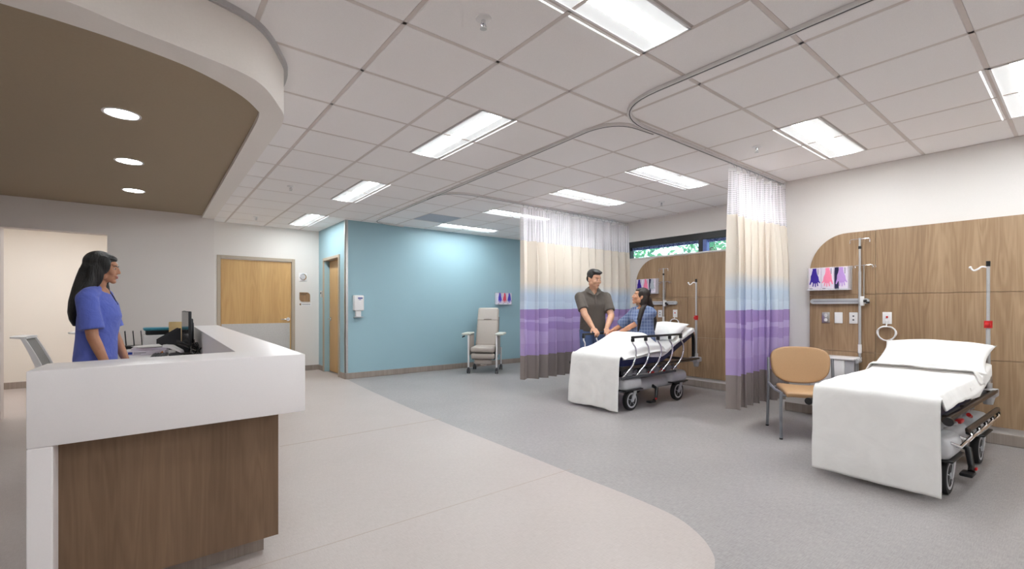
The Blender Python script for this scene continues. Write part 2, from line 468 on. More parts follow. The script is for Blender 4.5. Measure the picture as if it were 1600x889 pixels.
# floor: grey weave vinyl with an inlaid beige field
b = B(); b.box((-4.2, -4.2, -0.1), (7.0, 10.3, 0.0))
edge = [(2.66, 7.95), (2.61, 7.55), (2.55, 6.7), (2.51, 5.95), (2.47, 4.9), (2.45, 4.0), (2.442, 2.9), (2.437, 2.43),
        (2.438, 1.87), (2.412, 1.53), (2.33, 1.33), (2.22, 1.19), (2.10, 1.105), (1.85, 1.01), (1.4, 0.88), (0.7, 0.74), (-0.5, 0.6), (-4.2, 0.45)]
ec = bez([(x, y, 0) for x, y in edge], 5)
poly = [(p.x, p.y) for p in ec] + [(-4.2, 10.3), (2.66, 10.3)]
b.mi = 1; b.prism(poly, -0.05, 0.0012)
b.mi = 2
for (x0, y0), (x1, y1) in (((-1.5, 2.44), (2.515, 2.43)), ((0.9, 4.42), (2.52, 4.40))):
    b.box((x0, y0 - 0.002, 0.0005), (x1, y1 + 0.002, 0.0016))
struct(b.make('floor', ['floor_grey', 'floor_beige', 'seam']))

# walls
wallbox('wall_right', [((5.93, -4.0, 0), (6.75, 2.25, CEIL))], 'wall')
wallbox('wall_window', [((6.6, 2.25, 0), (6.75, 7.95, 2.065)), ((6.6, 2.25, 2.355), (6.75, 7.95, CEIL)),
                        ((6.6, 2.25, 2.065), (6.75, 2.5, 2.355)), ((6.6, 6.2, 2.065), (6.75, 7.95, 2.355))], 'wall')
wallbox('wall_blue', [((2.62, 7.85, 0), (6.6, 7.97, CEIL)),
                      ((2.62, 7.97, 0), (2.74, 8.19, CEIL)), ((2.62, 9.04, 0), (2.74, 9.4, CEIL)), ((2.62, 8.19, 2.10), (2.74, 9.04, CEIL))], 'wall_blue')
wallbox('wall_back', [((0.69, 9.4, 0), (0.965, 9.55, CEIL)), ((2.15, 9.4, 0), (2.9, 9.55, CEIL)), ((0.965, 9.4, 2.10), (2.15, 9.55, CEIL))], 'wall')
wallbox('wall_grey', [((-4.0, 7.3, 0), (-1.25, 7.45, CEIL)), ((-1.25, 7.3, 2.09), (-0.385, 7.45, CEIL)), ((-0.385, 7.3, 0), (0.69, 7.45, CEIL)),
                      ((0.57, 7.45, 0), (0.69, 9.4, CEIL))], 'wall_grey')
wallbox('wall_hall', [((-4.0, 10.0, 0), (0.69, 10.12, 2.6)), ((-4.1, 7.45, 0), (-4.0, 10.0, 2.6)), ((0.45, 7.45, 0), (0.57, 10.0, 2.6))], 'wall_cream')
wallbox('ceiling_hall', [((-4.0, 7.45, 2.5), (0.57, 10.0, 2.6))], 'wall_cream')
wallbox('wall_left', [((-4.2, -4.0, 0), (-4.0, 7.45, CEIL))], 'wall')
wallbox('wall_behind', [((-4.2, -4.2, 0), (6.75, -4.0, CEIL))], 'wall')
wallbox('wall_closet', [((2.74, 9.3, 0), (3.9, 9.5, CEIL)), ((3.8, 7.97, 0), (3.9, 9.3, CEIL))], 'wall_grey')

# suspended ceiling
PX = [2.880 + 0.6096 * i for i in range(-12, 7)]
PY = [1.012 + 0.6096 * j for j in range(-9, 15)]
LIGHTS = []      # (x0, x1, y0, y1, long axis)
for j in (-5, -1, 3, 7, 11): LIGHTS.append((PX[11] - 0.3048, PX[11], PY[9 + j], PY[9 + j] + 1.2192, 'Y'))
for y0 in (PY[10] - 0.3048, PY[12], PY[14], PY[17] - 0.3048, PY[19], PY[8] - 0.3048, PY[5], PY[2]):
    LIGHTS.append((PX[14], PX[16], y0, y0 + 0.3048, 'X'))
LIGHTS.append((PX[9], PX[11], PY[10] - 0.3048, PY[10], 'X'))
for x0, y0 in ((PX[2], PY[4]), (PX[5], PY[7])): LIGHTS.append((x0, x0 + 1.2192, y0, y0 + 0.3048, 'X'))
# the light of column A that would cross the first bay row is not fitted
LIGHTS = [l for l in LIGHTS if not (l[4] == 'Y' and l[2] < 1.0 and l[3] > 0.9)]
b = B()
b.mi = 1; b.box((-4.2, -4.2, CEIL + 0.006), (6.75, 9.55, CEIL + 0.03))
def hit(a, l): return a[0] < l[1] - 0.02 and a[1] > l[0] + 0.02 and a[2] < l[3] - 0.02 and a[3] > l[2] + 0.02
def tile(x0, x1, y0, y1, e=0.0125):
    x0, x1, y0, y1 = max(x0, -4.0), min(x1, 6.62), max(y0, -4.0), min(y1, 9.42)
    if x1 - x0 < 0.06 or y1 - y0 < 0.06: return
    b.box((x0 + e, y0 + e, CEIL), (x1 - e, y1 - e, CEIL + 0.02), 0.003, 1)
b.mi = 0
xs = PX + [PX[-1] + 0.6096]; ys = PY + [PY[-1] + 0.6096]
VENT = (PX[13], PX[14], PY[18], PY[19])
for i in range(len(xs) - 1):
    for j in range(len(ys) - 1):
        c = (xs[i], xs[i + 1], ys[j], ys[j + 1])
        if hit(c, VENT): continue
        hs = [l for l in LIGHTS if hit(c, l)]
        if not hs: tile(*c); continue
        l = hs[0]
        if l[4] == 'Y':
            if l[0] > c[0] + 0.1: tile(c[0], l[0], c[2], c[3])
            if l[1] < c[1] - 0.1: tile(l[1], c[1], c[2], c[3])
        else:
            if l[2] > c[2] + 0.1: tile(c[0], c[1], c[2], l[2])
            if l[3] < c[3] - 0.1: tile(c[0], c[1], l[3], c[3])
# inverted tees between the tiles
b.mi = 2
for x in xs: b.box((x - 0.012, -4.0, CEIL + 0.001), (x + 0.012, 9.4, CEIL + 0.007))
for y in ys: b.box((-4.0, y - 0.012, CEIL + 0.001), (6.62, y + 0.012, CEIL + 0.007))
struct(b.make('ceiling', ['tile', 'gap', 'tbar']))

# dropped soffit over the desk: raised taupe panel framed by a rounded white band
outer = [(-4.0, 2.28), (-2.5, 2.31), (-1.2, 2.34), (-0.6, 2.385), (-0.254, 2.45), (-0.067, 2.518), (0.158, 2.580), (0.434, 2.695), (0.597, 2.954), (0.672, 3.189), (0.683, 3.69), (0.685, 4.6), (0.69, 7.3)]
inner = [(-4.0, 2.49), (-2.5, 2.53), (-1.2, 2.575), (-0.451, 2.63), (-0.274, 2.645), (-0.071, 2.68), (0.169, 2.762), (0.382, 2.92), (0.502, 3.085), (0.535, 3.2), (0.545, 3.6), (0.549, 4.6), (0.555, 7.3)]
oc = [(p.x, p.y) for p in bez([(x, y, 0) for x, y in outer], 6)]
ic = [(p.x, p.y) for p in bez([(x, y, 0) for x, y in inner], 6)]
b = B()
z0, z1 = 2.40, CEIL
ring = []
for (ox, oy), (ix, iy) in zip(oc, ic): ring.append([(ox, oy, z0), (ox, oy, z1), (ix, iy, z1), (ix, iy, z0)])
b.loft(ring)
struct(b.auto('ceiling_soffit', 'soffit', angle=30))
b = B(); b.prism(ic + [(-4.0, 7.3)], 2.432, 2.46); struct(b.make('ceiling_recess', 'taupe'))
b = B()
def off(c, d):
    out = []
    for k in range(len(c)):
        a, e = Vector((*c[max(k - 1, 0)], 0)), Vector((*c[min(k + 1, len(c) - 1)], 0)); t = (e - a).normalized()
        out.append((c[k][0] + t.y * -d * -1, c[k][1] - t.x * d))
    return out
o2 = off(oc, 0.022); b.loft([[(p[0], p[1], CEIL - 0.03), (p[0], p[1], CEIL), (q[0], q[1], CEIL), (q[0], q[1], CEIL - 0.03)] for p, q in zip(oc, o2)])
struct(b.auto('trim_1', 'alu', angle=30))

# baseboards
def baseb(name, segs, mat='base'):
    b = B()
    for a, c in segs: b.box((a[0], a[1], 0), (c[0], c[1], 0.10), 0.006, 2)
    return struct(b.make(name, mat))
baseb('baseboard_right', [((5.916, -4.0), (5.93, 2.25)), ((5.93, 2.25), (6.6, 2.264)), ((6.586, 2.264), (6.6, 7.85))])
baseb('baseboard_blue', [((2.62, 7.836), (6.6, 7.85)), ((2.606, 7.836), (2.62, 8.145)), ((2.606, 9.09), (2.62, 9.4))])
baseb('baseboard_back', [((2.20, 9.386), (2.62, 9.4)), ((0.69, 9.386), (0.92, 9.4))])
baseb('baseboard_grey', [((-4.0, 7.286), (-1.25, 7.3)), ((-0.385, 7.286), (0.69, 7.3)), ((0.69, 7.3), (0.704, 9.386))])
baseb('baseboard_hall', [((-4.0, 9.986), (0.45, 10.0))])

# high window strip behind the far bay
b = B()
b.box((6.60, 2.5, 2.252), (6.72, 6.2, 2.355), 0.004, 1); b.box((6.60, 2.5, 2.05), (6.72, 2.56, 2.355), 0.004, 1); b.box((6.60, 6.14, 2.05), (6.72, 6.2, 2.355), 0.004, 1)
b.box((6.60, 3.665, 2.06), (6.70, 3.735, 2.26), 0.004, 1); b.box((6.60, 5.0, 2.06), (6.70, 5.07, 2.26), 0.004, 1)
w = struct(b.make('window_1', 'blackframe'), 'high strip window with black frame and mullions')
b = B(); b.box((6.60, 3.60, 2.06), (6.68, 3.664, 2.25), 0.004, 1); b.make('mullion', simple('mullion_sky_reflection', rgb(96, 116, 176), 0.4), w)  # side face of the mullion, sky reflection painted in as blue
b = B(); b.box((6.585, 2.5, 2.045), (6.72, 6.2, 2.066), 0.003, 1); b.make('window_sill', 'wall', w)
for y0, y1 in ((2.56, 3.60), (3.735, 5.0), (5.07, 6.14)):
    b = B(); b.box((6.688, y0, 2.066), (6.694, y1, 2.252)); b.make('pane', 'glass', w)

# doors
d = struct(thing('door_1', 'wide maple door with stainless kick plate in a putty frame', 'door', (0, 0, 0)))
del d['category']
b = B(); b.box((0.93, 9.385, 0), (0.985, 9.53, 2.13), 0.004, 1); b.box((2.13, 9.385, 0), (2.185, 9.53, 2.13), 0.004, 1); b.box((0.985, 9.385, 2.075), (2.13, 9.53, 2.13), 0.004, 1)
b.make('door_frame', 'jamb', d)
b = B(); b.box((0.99, 9.425, 0.01), (2.125, 9.47, 2.07), 0.003, 1); lf = b.make('door_leaf', 'door', d)
b = B(); b.box((1.0, 9.42, 0.02), (2.10, 9.4245, 0.925)); b.make('kick_plate', 'steel', lf)
def lever(p, out, along, par):
    """round rose and bent lever: out = away from the leaf, along = lever direction"""
    p, out, along = Vector(p), Vector(out), Vector(along)
    b = B(); b.cyl(p, p + out * 0.012, 0.033, n=20); b.cyl(p, p + out * 0.055, 0.011, n=12)
    b.tube([p + out * 0.05, p + out * 0.055 + along * 0.03, p + out * 0.05 + along * 0.11, p + out * 0.04 + along * 0.125], [0.011, 0.011, 0.009, 0.008], 10)
    return b.auto('door_handle', 'chrome', par)
lever((2.07, 9.425, 0.995), (0, -1, 0), (-1, 0, 0), lf)
d = struct(thing('door_2', 'narrow looking maple door in the blue side wall', 'door', (0, 0, 0)))
del d['category']
b = B(); b.box((2.60, 8.14, 0), (2.80, 8.19, 2.145), 0.004, 1); b.box((2.60, 9.04, 0), (2.80, 9.09, 2.145), 0.004, 1); b.box((2.60, 8.19, 2.095), (2.80, 9.04, 2.145), 0.004, 1)
b.make('door_frame', 'jamb', d)
b = B(); b.box((2.715, 8.195, 0.01), (2.76, 9.035, 2.09), 0.003, 1); lf = b.make('door_leaf', 'door', d)
lever((2.715, 8.95, 0.995), (-1, 0, 0), (0, -1, 0), lf)

# stainless corner guard on the blue corner
b = B(); b.box((2.612, 7.842, 0.10), (2.66, 7.85, CEIL)); b.box((2.612, 7.842, 0.10), (2.62, 7.89, CEIL))
struct(b.make('trim_2', 'steel'))

# ------------------------------------------------------------------ wood headwall panels
def headwall(label, x0, ys_, zs_, rY, rZ):
    """slabs between joints; ys_ falls from the rounded end"""
    t = thing('headwall_panel', label, 'wall panel', (0, 0, 0))
    g = 0.0025; yl = ys_[0]; zt = zs_[-1]
    arc = [(yl - rY + rY * math.sin(a), zt - rZ + rZ * math.cos(a)) for a in [PI / 2 * k / 14 for k in range(15)]]   # from top to side
    b = B()
    bk = [(ys_[-1], zs_[0] + 0.006)] + [(ys_[-1], zt - 0.006)] + [(y - 0.006, z - 0.006) for y, z in arc] + [(yl - 0.006, zs_[0] + 0.006)]
    b.prism(bk, x0 - 0.012, x0 - 0.0005, 'X'); b.make('backing', 'reveal', t)
    for i in range(len(ys_) - 1):
        for j in range(len(zs_) - 1):
            ya, yb, za, zb = ys_[i] - g, ys_[i + 1] + g, zs_[j] + g, zs_[j + 1] - g
            if i == 0: ya = ys_[0]
            if j == len(zs_) - 2: zb = zs_[-1]
            # clip the slab by the rounded corner
            pts = [(yb, za), (yb, zb)]
            if zb > zt - rZ and ya > yl - rY:
                for y, z in arc:
                    if yb < y <= ya + 1e-6 and za <= z <= zb + 1e-6: pts.append((y, z))
                pts.append((ya, za)) if pts[-1] != (ya, za) else None
                if zs_[j] > zt - rZ: pass
            else: pts += [(ya, zb), (ya, za)]
            b = B(); b.prism(pts, x0 - 0.025, x0 - 0.010, 'X'); b.make('slab', 'panel', t)
    return t
headwall('oak-look wall panel with rounded corner behind the made-up empty bed', 5.93, [1.99, 1.386, 0.17, -1.05], [0.155, 0.745, 1.357, 2.02], 0.36, 0.42)
headwall('oak-look wall panel with rounded corner behind the seated patient', 6.6, [4.86, 3.90, 2.68], [0.15, 0.76, 1.372, 2.035], 0.42, 0.42)

# ------------------------------------------------------------------ ceiling fittings
def ceiling_light(l, k):
    x0, x1, y0, y1, ax = l
    cx, cy = (x0 + x1) / 2, (y0 + y1) / 2; L = 1.2192; W = 0.3048
    t = thing('ceiling_light', LAB.get((ax, k), 'long flush ceiling light behind the viewpoint'), 'ceiling light', (cx, cy, CEIL), 0 if ax == 'X' else PI / 2, 'flush linear ceiling lights')
    hl, hw = L / 2 - 0.004, W / 2 - 0.004
    b = B()
    for a, c in (((-hl, -hw, -0.004), (hl, -hw + 0.012, 0.03)), ((-hl, hw - 0.012, -0.004), (hl, hw, 0.03)), ((-hl, -hw, -0.004), (-hl + 0.012, hw, 0.03)), ((hl - 0.012, -hw, -0.004), (hl, hw, 0.03))): b.box(a, c)
    b.box((-hl, -hw, 0.03), (hl, hw, 0.034)); b.make('frame', 'white', t)
    b = B(); q = []
    for k2 in range(9):
        a = PI * k2 / 8; q.append((0.06 * -math.cos(a), 0.006 - 0.004 * math.sin(a)))
    b.loft([[(sx, y, z) for y, z in q] + [(sx, 0.06, 0.02), (sx, -0.06, 0.02)] for sx in (-hl + 0.012, hl - 0.012)])
    b.auto('diffuser', 'lens', t)
    for s in (-1, 1):
        b = B(); b.loft([[(sx, s * 0.06, 0.006), (sx, s * (hw - 0.012), 0.001), (sx, s * (hw - 0.012), 0.02), (sx, s * 0.06, 0.02)] for sx in (-hl + 0.012, hl - 0.012)])
        b.make('side_lens', 'lens_side', t)
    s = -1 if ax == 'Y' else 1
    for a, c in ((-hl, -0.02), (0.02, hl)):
        b = B(); b.box((a, s * (hw + 0.040), -0.0015), (c, s * (hw + 0.032), 0.0045)); b.make('slot_glow_strip', 'slot', t)  # slot strip next to the fixture, given a glow for the light caught there
    return t
LAB = {('Y', 3): 'long ceiling light nearest the soffit, running away from the viewer', ('Y', 7): 'middle of the three lights in the row left of the curtain track',
       ('Y', 11): 'farthest light of the left row, above the wide maple door', ('X', 4): 'largest ceiling light, cut by the top edge of the picture',
       ('X', 10): 'ceiling light above the empty bed, right of the near curtain track', ('X', 12): 'ceiling light just left of the top of the near curtain',
       ('X', 14): 'ceiling light above the patient and her visitor', ('X', 17): 'ceiling light in front of the netting of the far curtain',
       ('X', 19): 'farthest bay light, close to the blue wall', ('X', 8): 'ceiling light cut by the right edge of the picture'}
keyx = {round(PY[10] - 0.3048, 3): 10, round(PY[12], 3): 12, round(PY[14], 3): 14, round(PY[17] - 0.3048, 3): 17, round(PY[19], 3): 19, round(PY[8] - 0.3048, 3): 8}
for l in LIGHTS:
    if l[4] == 'Y': k = round((l[2] - PY[9]) / 0.6096)
    else:
        k = keyx.get(round(l[2], 3), 0) if l[0] > 3.5 else (4 if abs(l[0] - PX[9]) < 0.01 and l[2] > 1 else 0)
    ceiling_light(l, k)
# hall light (lights the bright passage seen through the opening)
b = B(); b.box((-1.9, 8.3, 2.494), (-0.3, 8.9, 2.5)); t = thing('ceiling_light', 'square ceiling light of the passage behind the grey wall', 'ceiling light', (0, 0, 0)); b.make('diffuser', emit('hall_lens', (0.97, 0.985, 1.0, 1), 5.6), t)

def downlight(x, y, label):
    t = thing('downlight', label, 'downlight', (x, y, 2.432), 0, 'recessed downlights over the desk')
    b = B(); b.lathe([(0.082, 0.0), (0.098, 0.0), (0.098, -0.004), (0.084, -0.005), (0.080, 0.0)], n=36); b.auto('trim_ring', 'white', t)
    b = B(); b.lathe([(0.001, 0.0), (0.082, 0.0), (0.082, -0.002), (0.001, -0.003)], n=36); b.auto('lens', 'can', t)
downlight(-0.13, 3.77, 'nearest and largest of three round downlights in the taupe soffit')
downlight(-0.125, 4.96, 'middle of three round downlights in the taupe soffit')
downlight(-0.12, 6.17, 'farthest and smallest of three round downlights in the taupe soffit')
downlight(-1.6, 3.77, 'round downlight of the soffit out of view on the left')
downlight(-1.6, 5.6, 'second round downlight of the soffit out of view on the left')

def sprinkler(x, y, label):
    t = thing('sprinkler', label, 'sprinkler', (x, y, CEIL), 0, 'ceiling sprinklers')
    b = B(); b.lathe([(0.001, 0), (0.042, 0), (0.04, -0.006), (0.022, -0.012), (0.001, -0.012)], n=24); b.auto('escutcheon', 'white', t)
    b = B(); b.cyl((0, 0, -0.01), (0, 0, -0.03), 0.012, 0.009, 12); b.tube([(-0.012, 0, -0.025), (-0.016, 0, -0.038), (0, 0, -0.052)], 0.003, 6); b.tube([(0.012, 0, -0.025), (0.016, 0, -0.038), (0, 0, -0.052)], 0.003, 6); b.cyl((0, 0, -0.028), (0, 0, -0.05), 0.0035, n=8)
    b.auto('frame', 'chrome', t)
    b = B(); b.lathe([(0.001, -0.052), (0.018, -0.052), (0.018, -0.055), (0.001, -0.055)], n=16); b.auto('deflector', 'steel', t)
sprinkler(1.35, 1.94, 'sprinkler head near the top edge of the picture')
sprinkler(4.41, 1.92, 'sprinkler head in the tile left of the light over the empty bed')
sprinkler(1.37, 6.10, 'sprinkler head in the tile beside the soffit')
sprinkler(1.39, 8.52, 'farthest sprinkler head, above the wide maple door')
sprinkler(5.67, 3.76, 'sprinkler head between the two curtains near the window')
# vent tile
t = thing('ceiling_vent', 'bluish grey perforated vent panel in the ceiling near the blue wall', 'vent', ((VENT[0] + VENT[1]) / 2, (VENT[2] + VENT[3]) / 2, CEIL))
b = B(); b.box((-0.29, -0.29, 0), (0.29, 0.29, 0.006), 0.002, 1); b.make('panel', 'vent_blue', t)
b = B()
for k in range(14): b.box((-0.26, -0.26 + k * 0.04, -0.002), (0.26, -0.252 + k * 0.04, 0.0005))
b.make('perforation', 'lightgrey', t)

def bar(b, pts, w, h, zc):
    pts = [Vector(p) for p in pts]; L = []
    for i in range(len(pts)):
        d = pts[min(i + 1, len(pts) - 1)] - pts[max(i - 1, 0)]; d.z = 0; d.normalize(); n = Vector((d.y, -d.x, 0)) * (w / 2)
        p = pts[i]; L.append([(p.x - n.x, p.y - n.y, zc - h), (p.x + n.x, p.y + n.y, zc - h), (p.x + n.x, p.y + n.y, zc), (p.x - n.x, p.y - n.y, zc)])
    b.loft(L)
def fillet(pts, r, n=10):
    out = [Vector((*pts[0], 0))]
    for i in range(1, len(pts) - 1):
        a, p, c = Vector((*pts[i - 1], 0)), Vector((*pts[i], 0)), Vector((*pts[i + 1], 0))
        u, v = (a - p).normalized(), (c - p).normalized(); s, e = p + u * r, p + v * r
        for k in range(n + 1):
            q = k / n; out.append((1 - q) ** 2 * s + 2 * q * (1 - q) * (p + (s - p) * 0.1) + q * q * e)
    out.append(Vector((*pts[-1], 0))); return out
def track(label, pts, r=0.45):
    t = thing('curtain_track', label, 'curtain track', (0, 0, 0), 0, 'ceiling curtain tracks')
    path = fillet(pts, r); b = B(); bar(b, path, 0.034, 0.022, CEIL - 0.001); b.auto('rail', 'trackgrey', t, 30)
    b = B(); bar(b, path, 0.007, 0.003, CEIL - 0.022); b.auto('groove', 'darkgrey', t, 30)
track('near curtain track bending from the top of the picture to the wall', [(2.70, -2.5), (2.70, 2.27), (5.92, 2.27)])
track('long curtain track running back towards the blue wall', [(3.35, 2.30), (2.86, 2.33), (2.93, 4.0), (3.03, 7.70), (3.65, 7.80)], 0.28)
track('far curtain track above the man and the patient', [(2.965, 5.6), (2.94, 5.03), (6.58, 5.03)], 0.42)

# ------------------------------------------------------------------ curtains
def curtain(label, pts, zb, zm, zt, wl, amp, seed, hooks):
    rnd = random.Random(seed)
    t = thing('privacy_curtain', label, 'curtain', (0, 0, 0), 0, 'privacy curtains')
    P = [Vector((x, y, 0)) for x, y in pts]
    seg = [(P[i + 1] - P[i]).length for i in range(len(P) - 1)]; L = sum(seg)
    nf = max(3, round(L / wl)); ph = [rnd.uniform(-0.5, 0.5) for _ in range(nf + 2)]; am = [rnd.uniform(0.55, 1.25) for _ in range(nf + 2)]
    def at(s):
        s *= L
        for i, q in enumerate(seg):
            if s <= q or i == len(seg) - 1:
                d = (P[i + 1] - P[i]).normalized(); return P[i] + d * s, Vector((d.y, -d.x, 0)), d
            s -= q
    def pos(u, z):
        p, n, d = at(u); k = u * nf; i = int(min(k, nf - 1e-6)); f = k - i
        lowness = 1.0 - 0.55 * smooth01((z - 1.6) / 1.0)
        a = amp * (am[i] * (1 - f) + am[i + 1] * f) * lowness
        phase = ph[i] * (1 - f) + ph[i + 1] * f
        w = math.sin(2 * PI * (k + 0.25 * phase)); w2 = math.sin(4 * PI * k + phase * 3) * 0.22
        off = a * (w + w2) + 0.012 * noise.noise(Vector((u * 9, z * 1.3, seed)))
        side = 0.35 * a * math.sin(4 * PI * k + phase)
        q = p + n * off + d * side; return (q.x, q.y, z)
    W = L * 1.5
    n_u = nf * 18
    b = B(); b.grid(lambda u, v: pos(u, zb + (zm - zb) * v), n_u, 26, lambda u, v: (u * W, zb + (zm - zb) * v)); b.make('fabric', 'curtain', t, smooth=True, recalc=False)
    b = B(); b.grid(lambda u, v: pos(u, zm - 0.004 + (zt - zm) * v), n_u, 8, lambda u, v: (u * W, zm + (zt - zm) * v)); b.make('netting', 'netting', t, smooth=True, recalc=False)
    b = B(); b.grid(lambda u, v: pos(u, zt - 0.03 + 0.03 * v), n_u, 1, lambda u, v: (u, v)); b.make('header_tape', 'white', t, smooth=True, recalc=False)
    for k in range(hooks):
        u = (k + 0.5) / hooks; x, y, z = pos(u, zt); p, n, d = at(u)
        b = B(); b.tube([(x, y, zt - 0.012), ((x + p.x) / 2, (y + p.y) / 2, zt + 0.012), (p.x, p.y, CEIL - 0.024)], 0.003, 6); b.box((p.x - 0.006, p.y - 0.006, CEIL - 0.032), (p.x + 0.006, p.y + 0.006, CEIL - 0.022)); b.make('hook', 'lightgrey', t)
    return t
curtain('near privacy curtain gathered beside the tan chair, netting top', [(4.62, 2.27), (5.91, 2.27)], 0.185, 2.165, 2.635, 0.165, 0.088, 4, 13)
curtain('wide privacy curtain drawn behind the man and the patient', [(4.16, 5.06), (4.22, 5.03), (6.57, 5.03)], 0.19, 2.175, 2.645, 0.19, 0.08, 11, 26)
# ================================================================== reception desk
dk = thing('reception_desk', 'white solid-surface reception desk with dark oak front and waterfall end', 'desk', (0, 0, 0))
T, A0 = 0.99, 0.71
outerp = [(-0.343, 2.366), (0.606, 2.403), (0.70, 6.95), (0.43, 6.95), (0.357, 2.744), (-0.326, 2.65)]
b = B(); b.prism(outerp, A0, T)
bmesh.ops.bevel(b.bm, geom=[e for e in b.bm.edges], offset=0.004, segments=2, profile=0.5, affect='EDGES')
b.auto('transaction_top', 'solid', dk, 30)
b = B(); b.prism([(-0.343, 2.366), (-0.275, 2.369), (-0.258, 2.652), (-0.326, 2.65)], 0.0015, A0 - 0.001)
bmesh.ops.bevel(b.bm, geom=[e for e in b.bm.edges], offset=0.003, segments=1, profile=0.5, affect='EDGES'); b.make('waterfall_end', 'solid', dk)
b = B(); b.prism([(-0.272, 2.455), (0.503, 2.492), (0.60, 6.93), (0.575, 6.93), (0.478, 2.517), (-0.272, 2.480)], 0.10, A0 - 0.001); b.make('front_panel', 'desk_wood', dk)
b = B(); b.prism([(-0.268, 2.555), (0.455, 2.585), (0.555, 6.92), (0.535, 6.92), (0.435, 2.605), (-0.268, 2.575)], 0.0015, 0.10); b.make('toe_kick', 'base', dk)
b = B()
b.prism([(-0.20, 5.30), (0.435, 5.30), (0.455, 6.93), (-0.178, 6.93)], 0.72, 0.75); b.prism([(0.02, 2.80), (0.39, 2.80), (0.435, 5.30), (0.02, 5.30)], 0.72, 0.75)
b.make('worktop', 'solid', dk)
b = B(); b.prism([(-0.17, 6.90), (0.45, 6.90), (0.45, 6.93), (-0.17, 6.93)], 0.0015, 0.72); b.make('end_gable', 'solid', dk)

WT = 0.7505
def monitor(x, y, rz, label):
    t = thing('computer_monitor', label, 'monitor', (x, y, WT), rz, 'monitors on the desk')     # screen faces local -X
    b = B(); b.box((-0.012, -0.27, 0.10), (0.012, 0.27, 0.43), 0.006, 2)
    b.box((0.008, -0.19, 0.16), (0.035, 0.19, 0.36), 0.02, 3); b.box((0.03, -0.10, 0.2), (0.05, 0.10, 0.32), 0.015, 3); b.auto('housing', 'black', t)
    b = B(); b.box((-0.0135, -0.262, 0.112), (-0.0118, 0.262, 0.422)); b.make('screen', 'screen', t)
    b = B(); b.box((0.04, -0.03, 0.01), (0.058, 0.03, 0.27), 0.006, 2); b.box((-0.07, -0.11, 0), (0.065, 0.11, 0.012), 0.004, 2); b.auto('stand', 'black', t)
monitor(0.30, 5.62, rad(3), 'nearer of two black monitors seen edge-on above the desk')
monitor(0.315, 6.22, rad(-2), 'farther black monitor, partly hidden behind the nearer one')
# printer
t = thing('printer', 'white desktop printer with black slot and teal lid', 'printer', (0.07, 6.74, WT), rad(2))
b = B(); b.box((-0.12, -0.13, 0.012), (0.14, 0.13, 0.155), 0.012, 3); b.auto('body', 'white', t)
b = B(); b.box((-0.11, -0.12, 0), (0.13, 0.12, 0.014), 0.003, 1); b.make('base', 'black', t)
b = B(); b.box((-0.095, -0.128, 0.155), (0.13, 0.12, 0.205), 0.006, 2); b.make('paper_slot', 'black', t)
b = B(); b.box((-0.115, -0.135, 0.205), (0.145, 0.13, 0.235), 0.01, 3); b.auto('lid', 'teal', t)
# folders
t = thing('document_folder', 'manila folder of papers standing upright beside the printer', 'folder', (0.24, 6.62, WT), rad(5))
b = B(); b.box((-0.055, -0.012, 0), (0.075, -0.009, 0.30)); b.box((-0.055, 0.004, 0), (0.075, 0.007, 0.29)); b.make('cover', 'folder', t)
b = B(); b.box((-0.04, -0.008, 0.005), (0.075, 0.003, 0.27)); b.box((-0.02, -0.0145, 0.06), (0.06, -0.0125, 0.21)); b.make('sheets', 'paper', t)
t = thing('desk_file_holder', 'dark slanted file holder behind the monitors', 'file holder', (0.175, 6.40, WT), rad(8))
b = B(); b.prism([(-0.10, 0.0), (0.10, 0.0), (0.10, 0.235), (0.085, 0.235), (-0.10, 0.115)], -0.09, -0.084, 'Y'); b.prism([(-0.10, 0.0), (0.10, 0.0), (0.10, 0.235), (0.085, 0.235), (-0.10, 0.115)], 0.034, 0.04, 'Y')
b.box((-0.10, -0.084, 0), (0.10, 0.034, 0.006)); b.box((0.094, -0.084, 0), (0.10, 0.034, 0.23)); b.make('holder', 'darkgrey', t)
# wire sorter
t = thing('wire_file_sorter', 'black wire file sorter with three thin uprights by the grey wall', 'file sorter', (-0.125, 6.76, WT), rad(0))
b = B(); b.box((-0.09, -0.08, 0), (0.10, 0.08, 0.035), 0.004, 1); b.make('tray', 'black', t)
for k in range(3):
    b = B(); x = -0.07 + 0.07 * k; b.tube([(x, -0.07, 0.03), (x - 0.012, -0.07, 0.2), (x - 0.012, 0.07, 0.2), (x, 0.07, 0.03)], 0.004, 6); b.make('upright', 'black', t)
# cartons and papers
def carton(x, y, z, sx, sy, sz, rz, label, name='carton', mat='carton', logo=True):
    t = thing(name, label, 'box', (x, y, z), rz)
    b = B(); b.box((-sx / 2, -sy / 2, 0), (sx / 2, sy / 2, sz), 0.002, 1); b.make('case', mat, t)
    if logo:
        b = B(); b.box((-sx / 2 + 0.012, -sy / 2 - 0.0008, sz * 0.25), (-sx / 2 + 0.045, -sy / 2 + 0.0005, sz * 0.8)); b.make('blue_mark', 'blueink', t)
        b = B(); b.box((-sx / 2 + 0.055, -sy / 2 - 0.0008, sz * 0.55), (-sx / 2 + 0.15, -sy / 2 + 0.0005, sz * 0.66)); b.box((-sx / 2 + 0.055, -sy / 2 - 0.0008, sz * 0.28), (-sx / 2 + 0.11, -sy / 2 + 0.0005, sz * 0.36)); b.make('print_lines', 'greyink', t)
        b = B(); b.prism([(sx / 2 - 0.045, sz * 0.25), (sx / 2 - 0.01, sz * 0.25), (sx / 2 - 0.02, sz * 0.9)], -sy / 2 - 0.0008, -sy / 2 + 0.0005, 'Y'); b.make('orange_mark', 'orange', t)
    return t
carton(0.0, 5.86, WT, 0.30, 0.22, 0.042, rad(-9), 'flat carton with a blue square mark, lowest on the desk end')
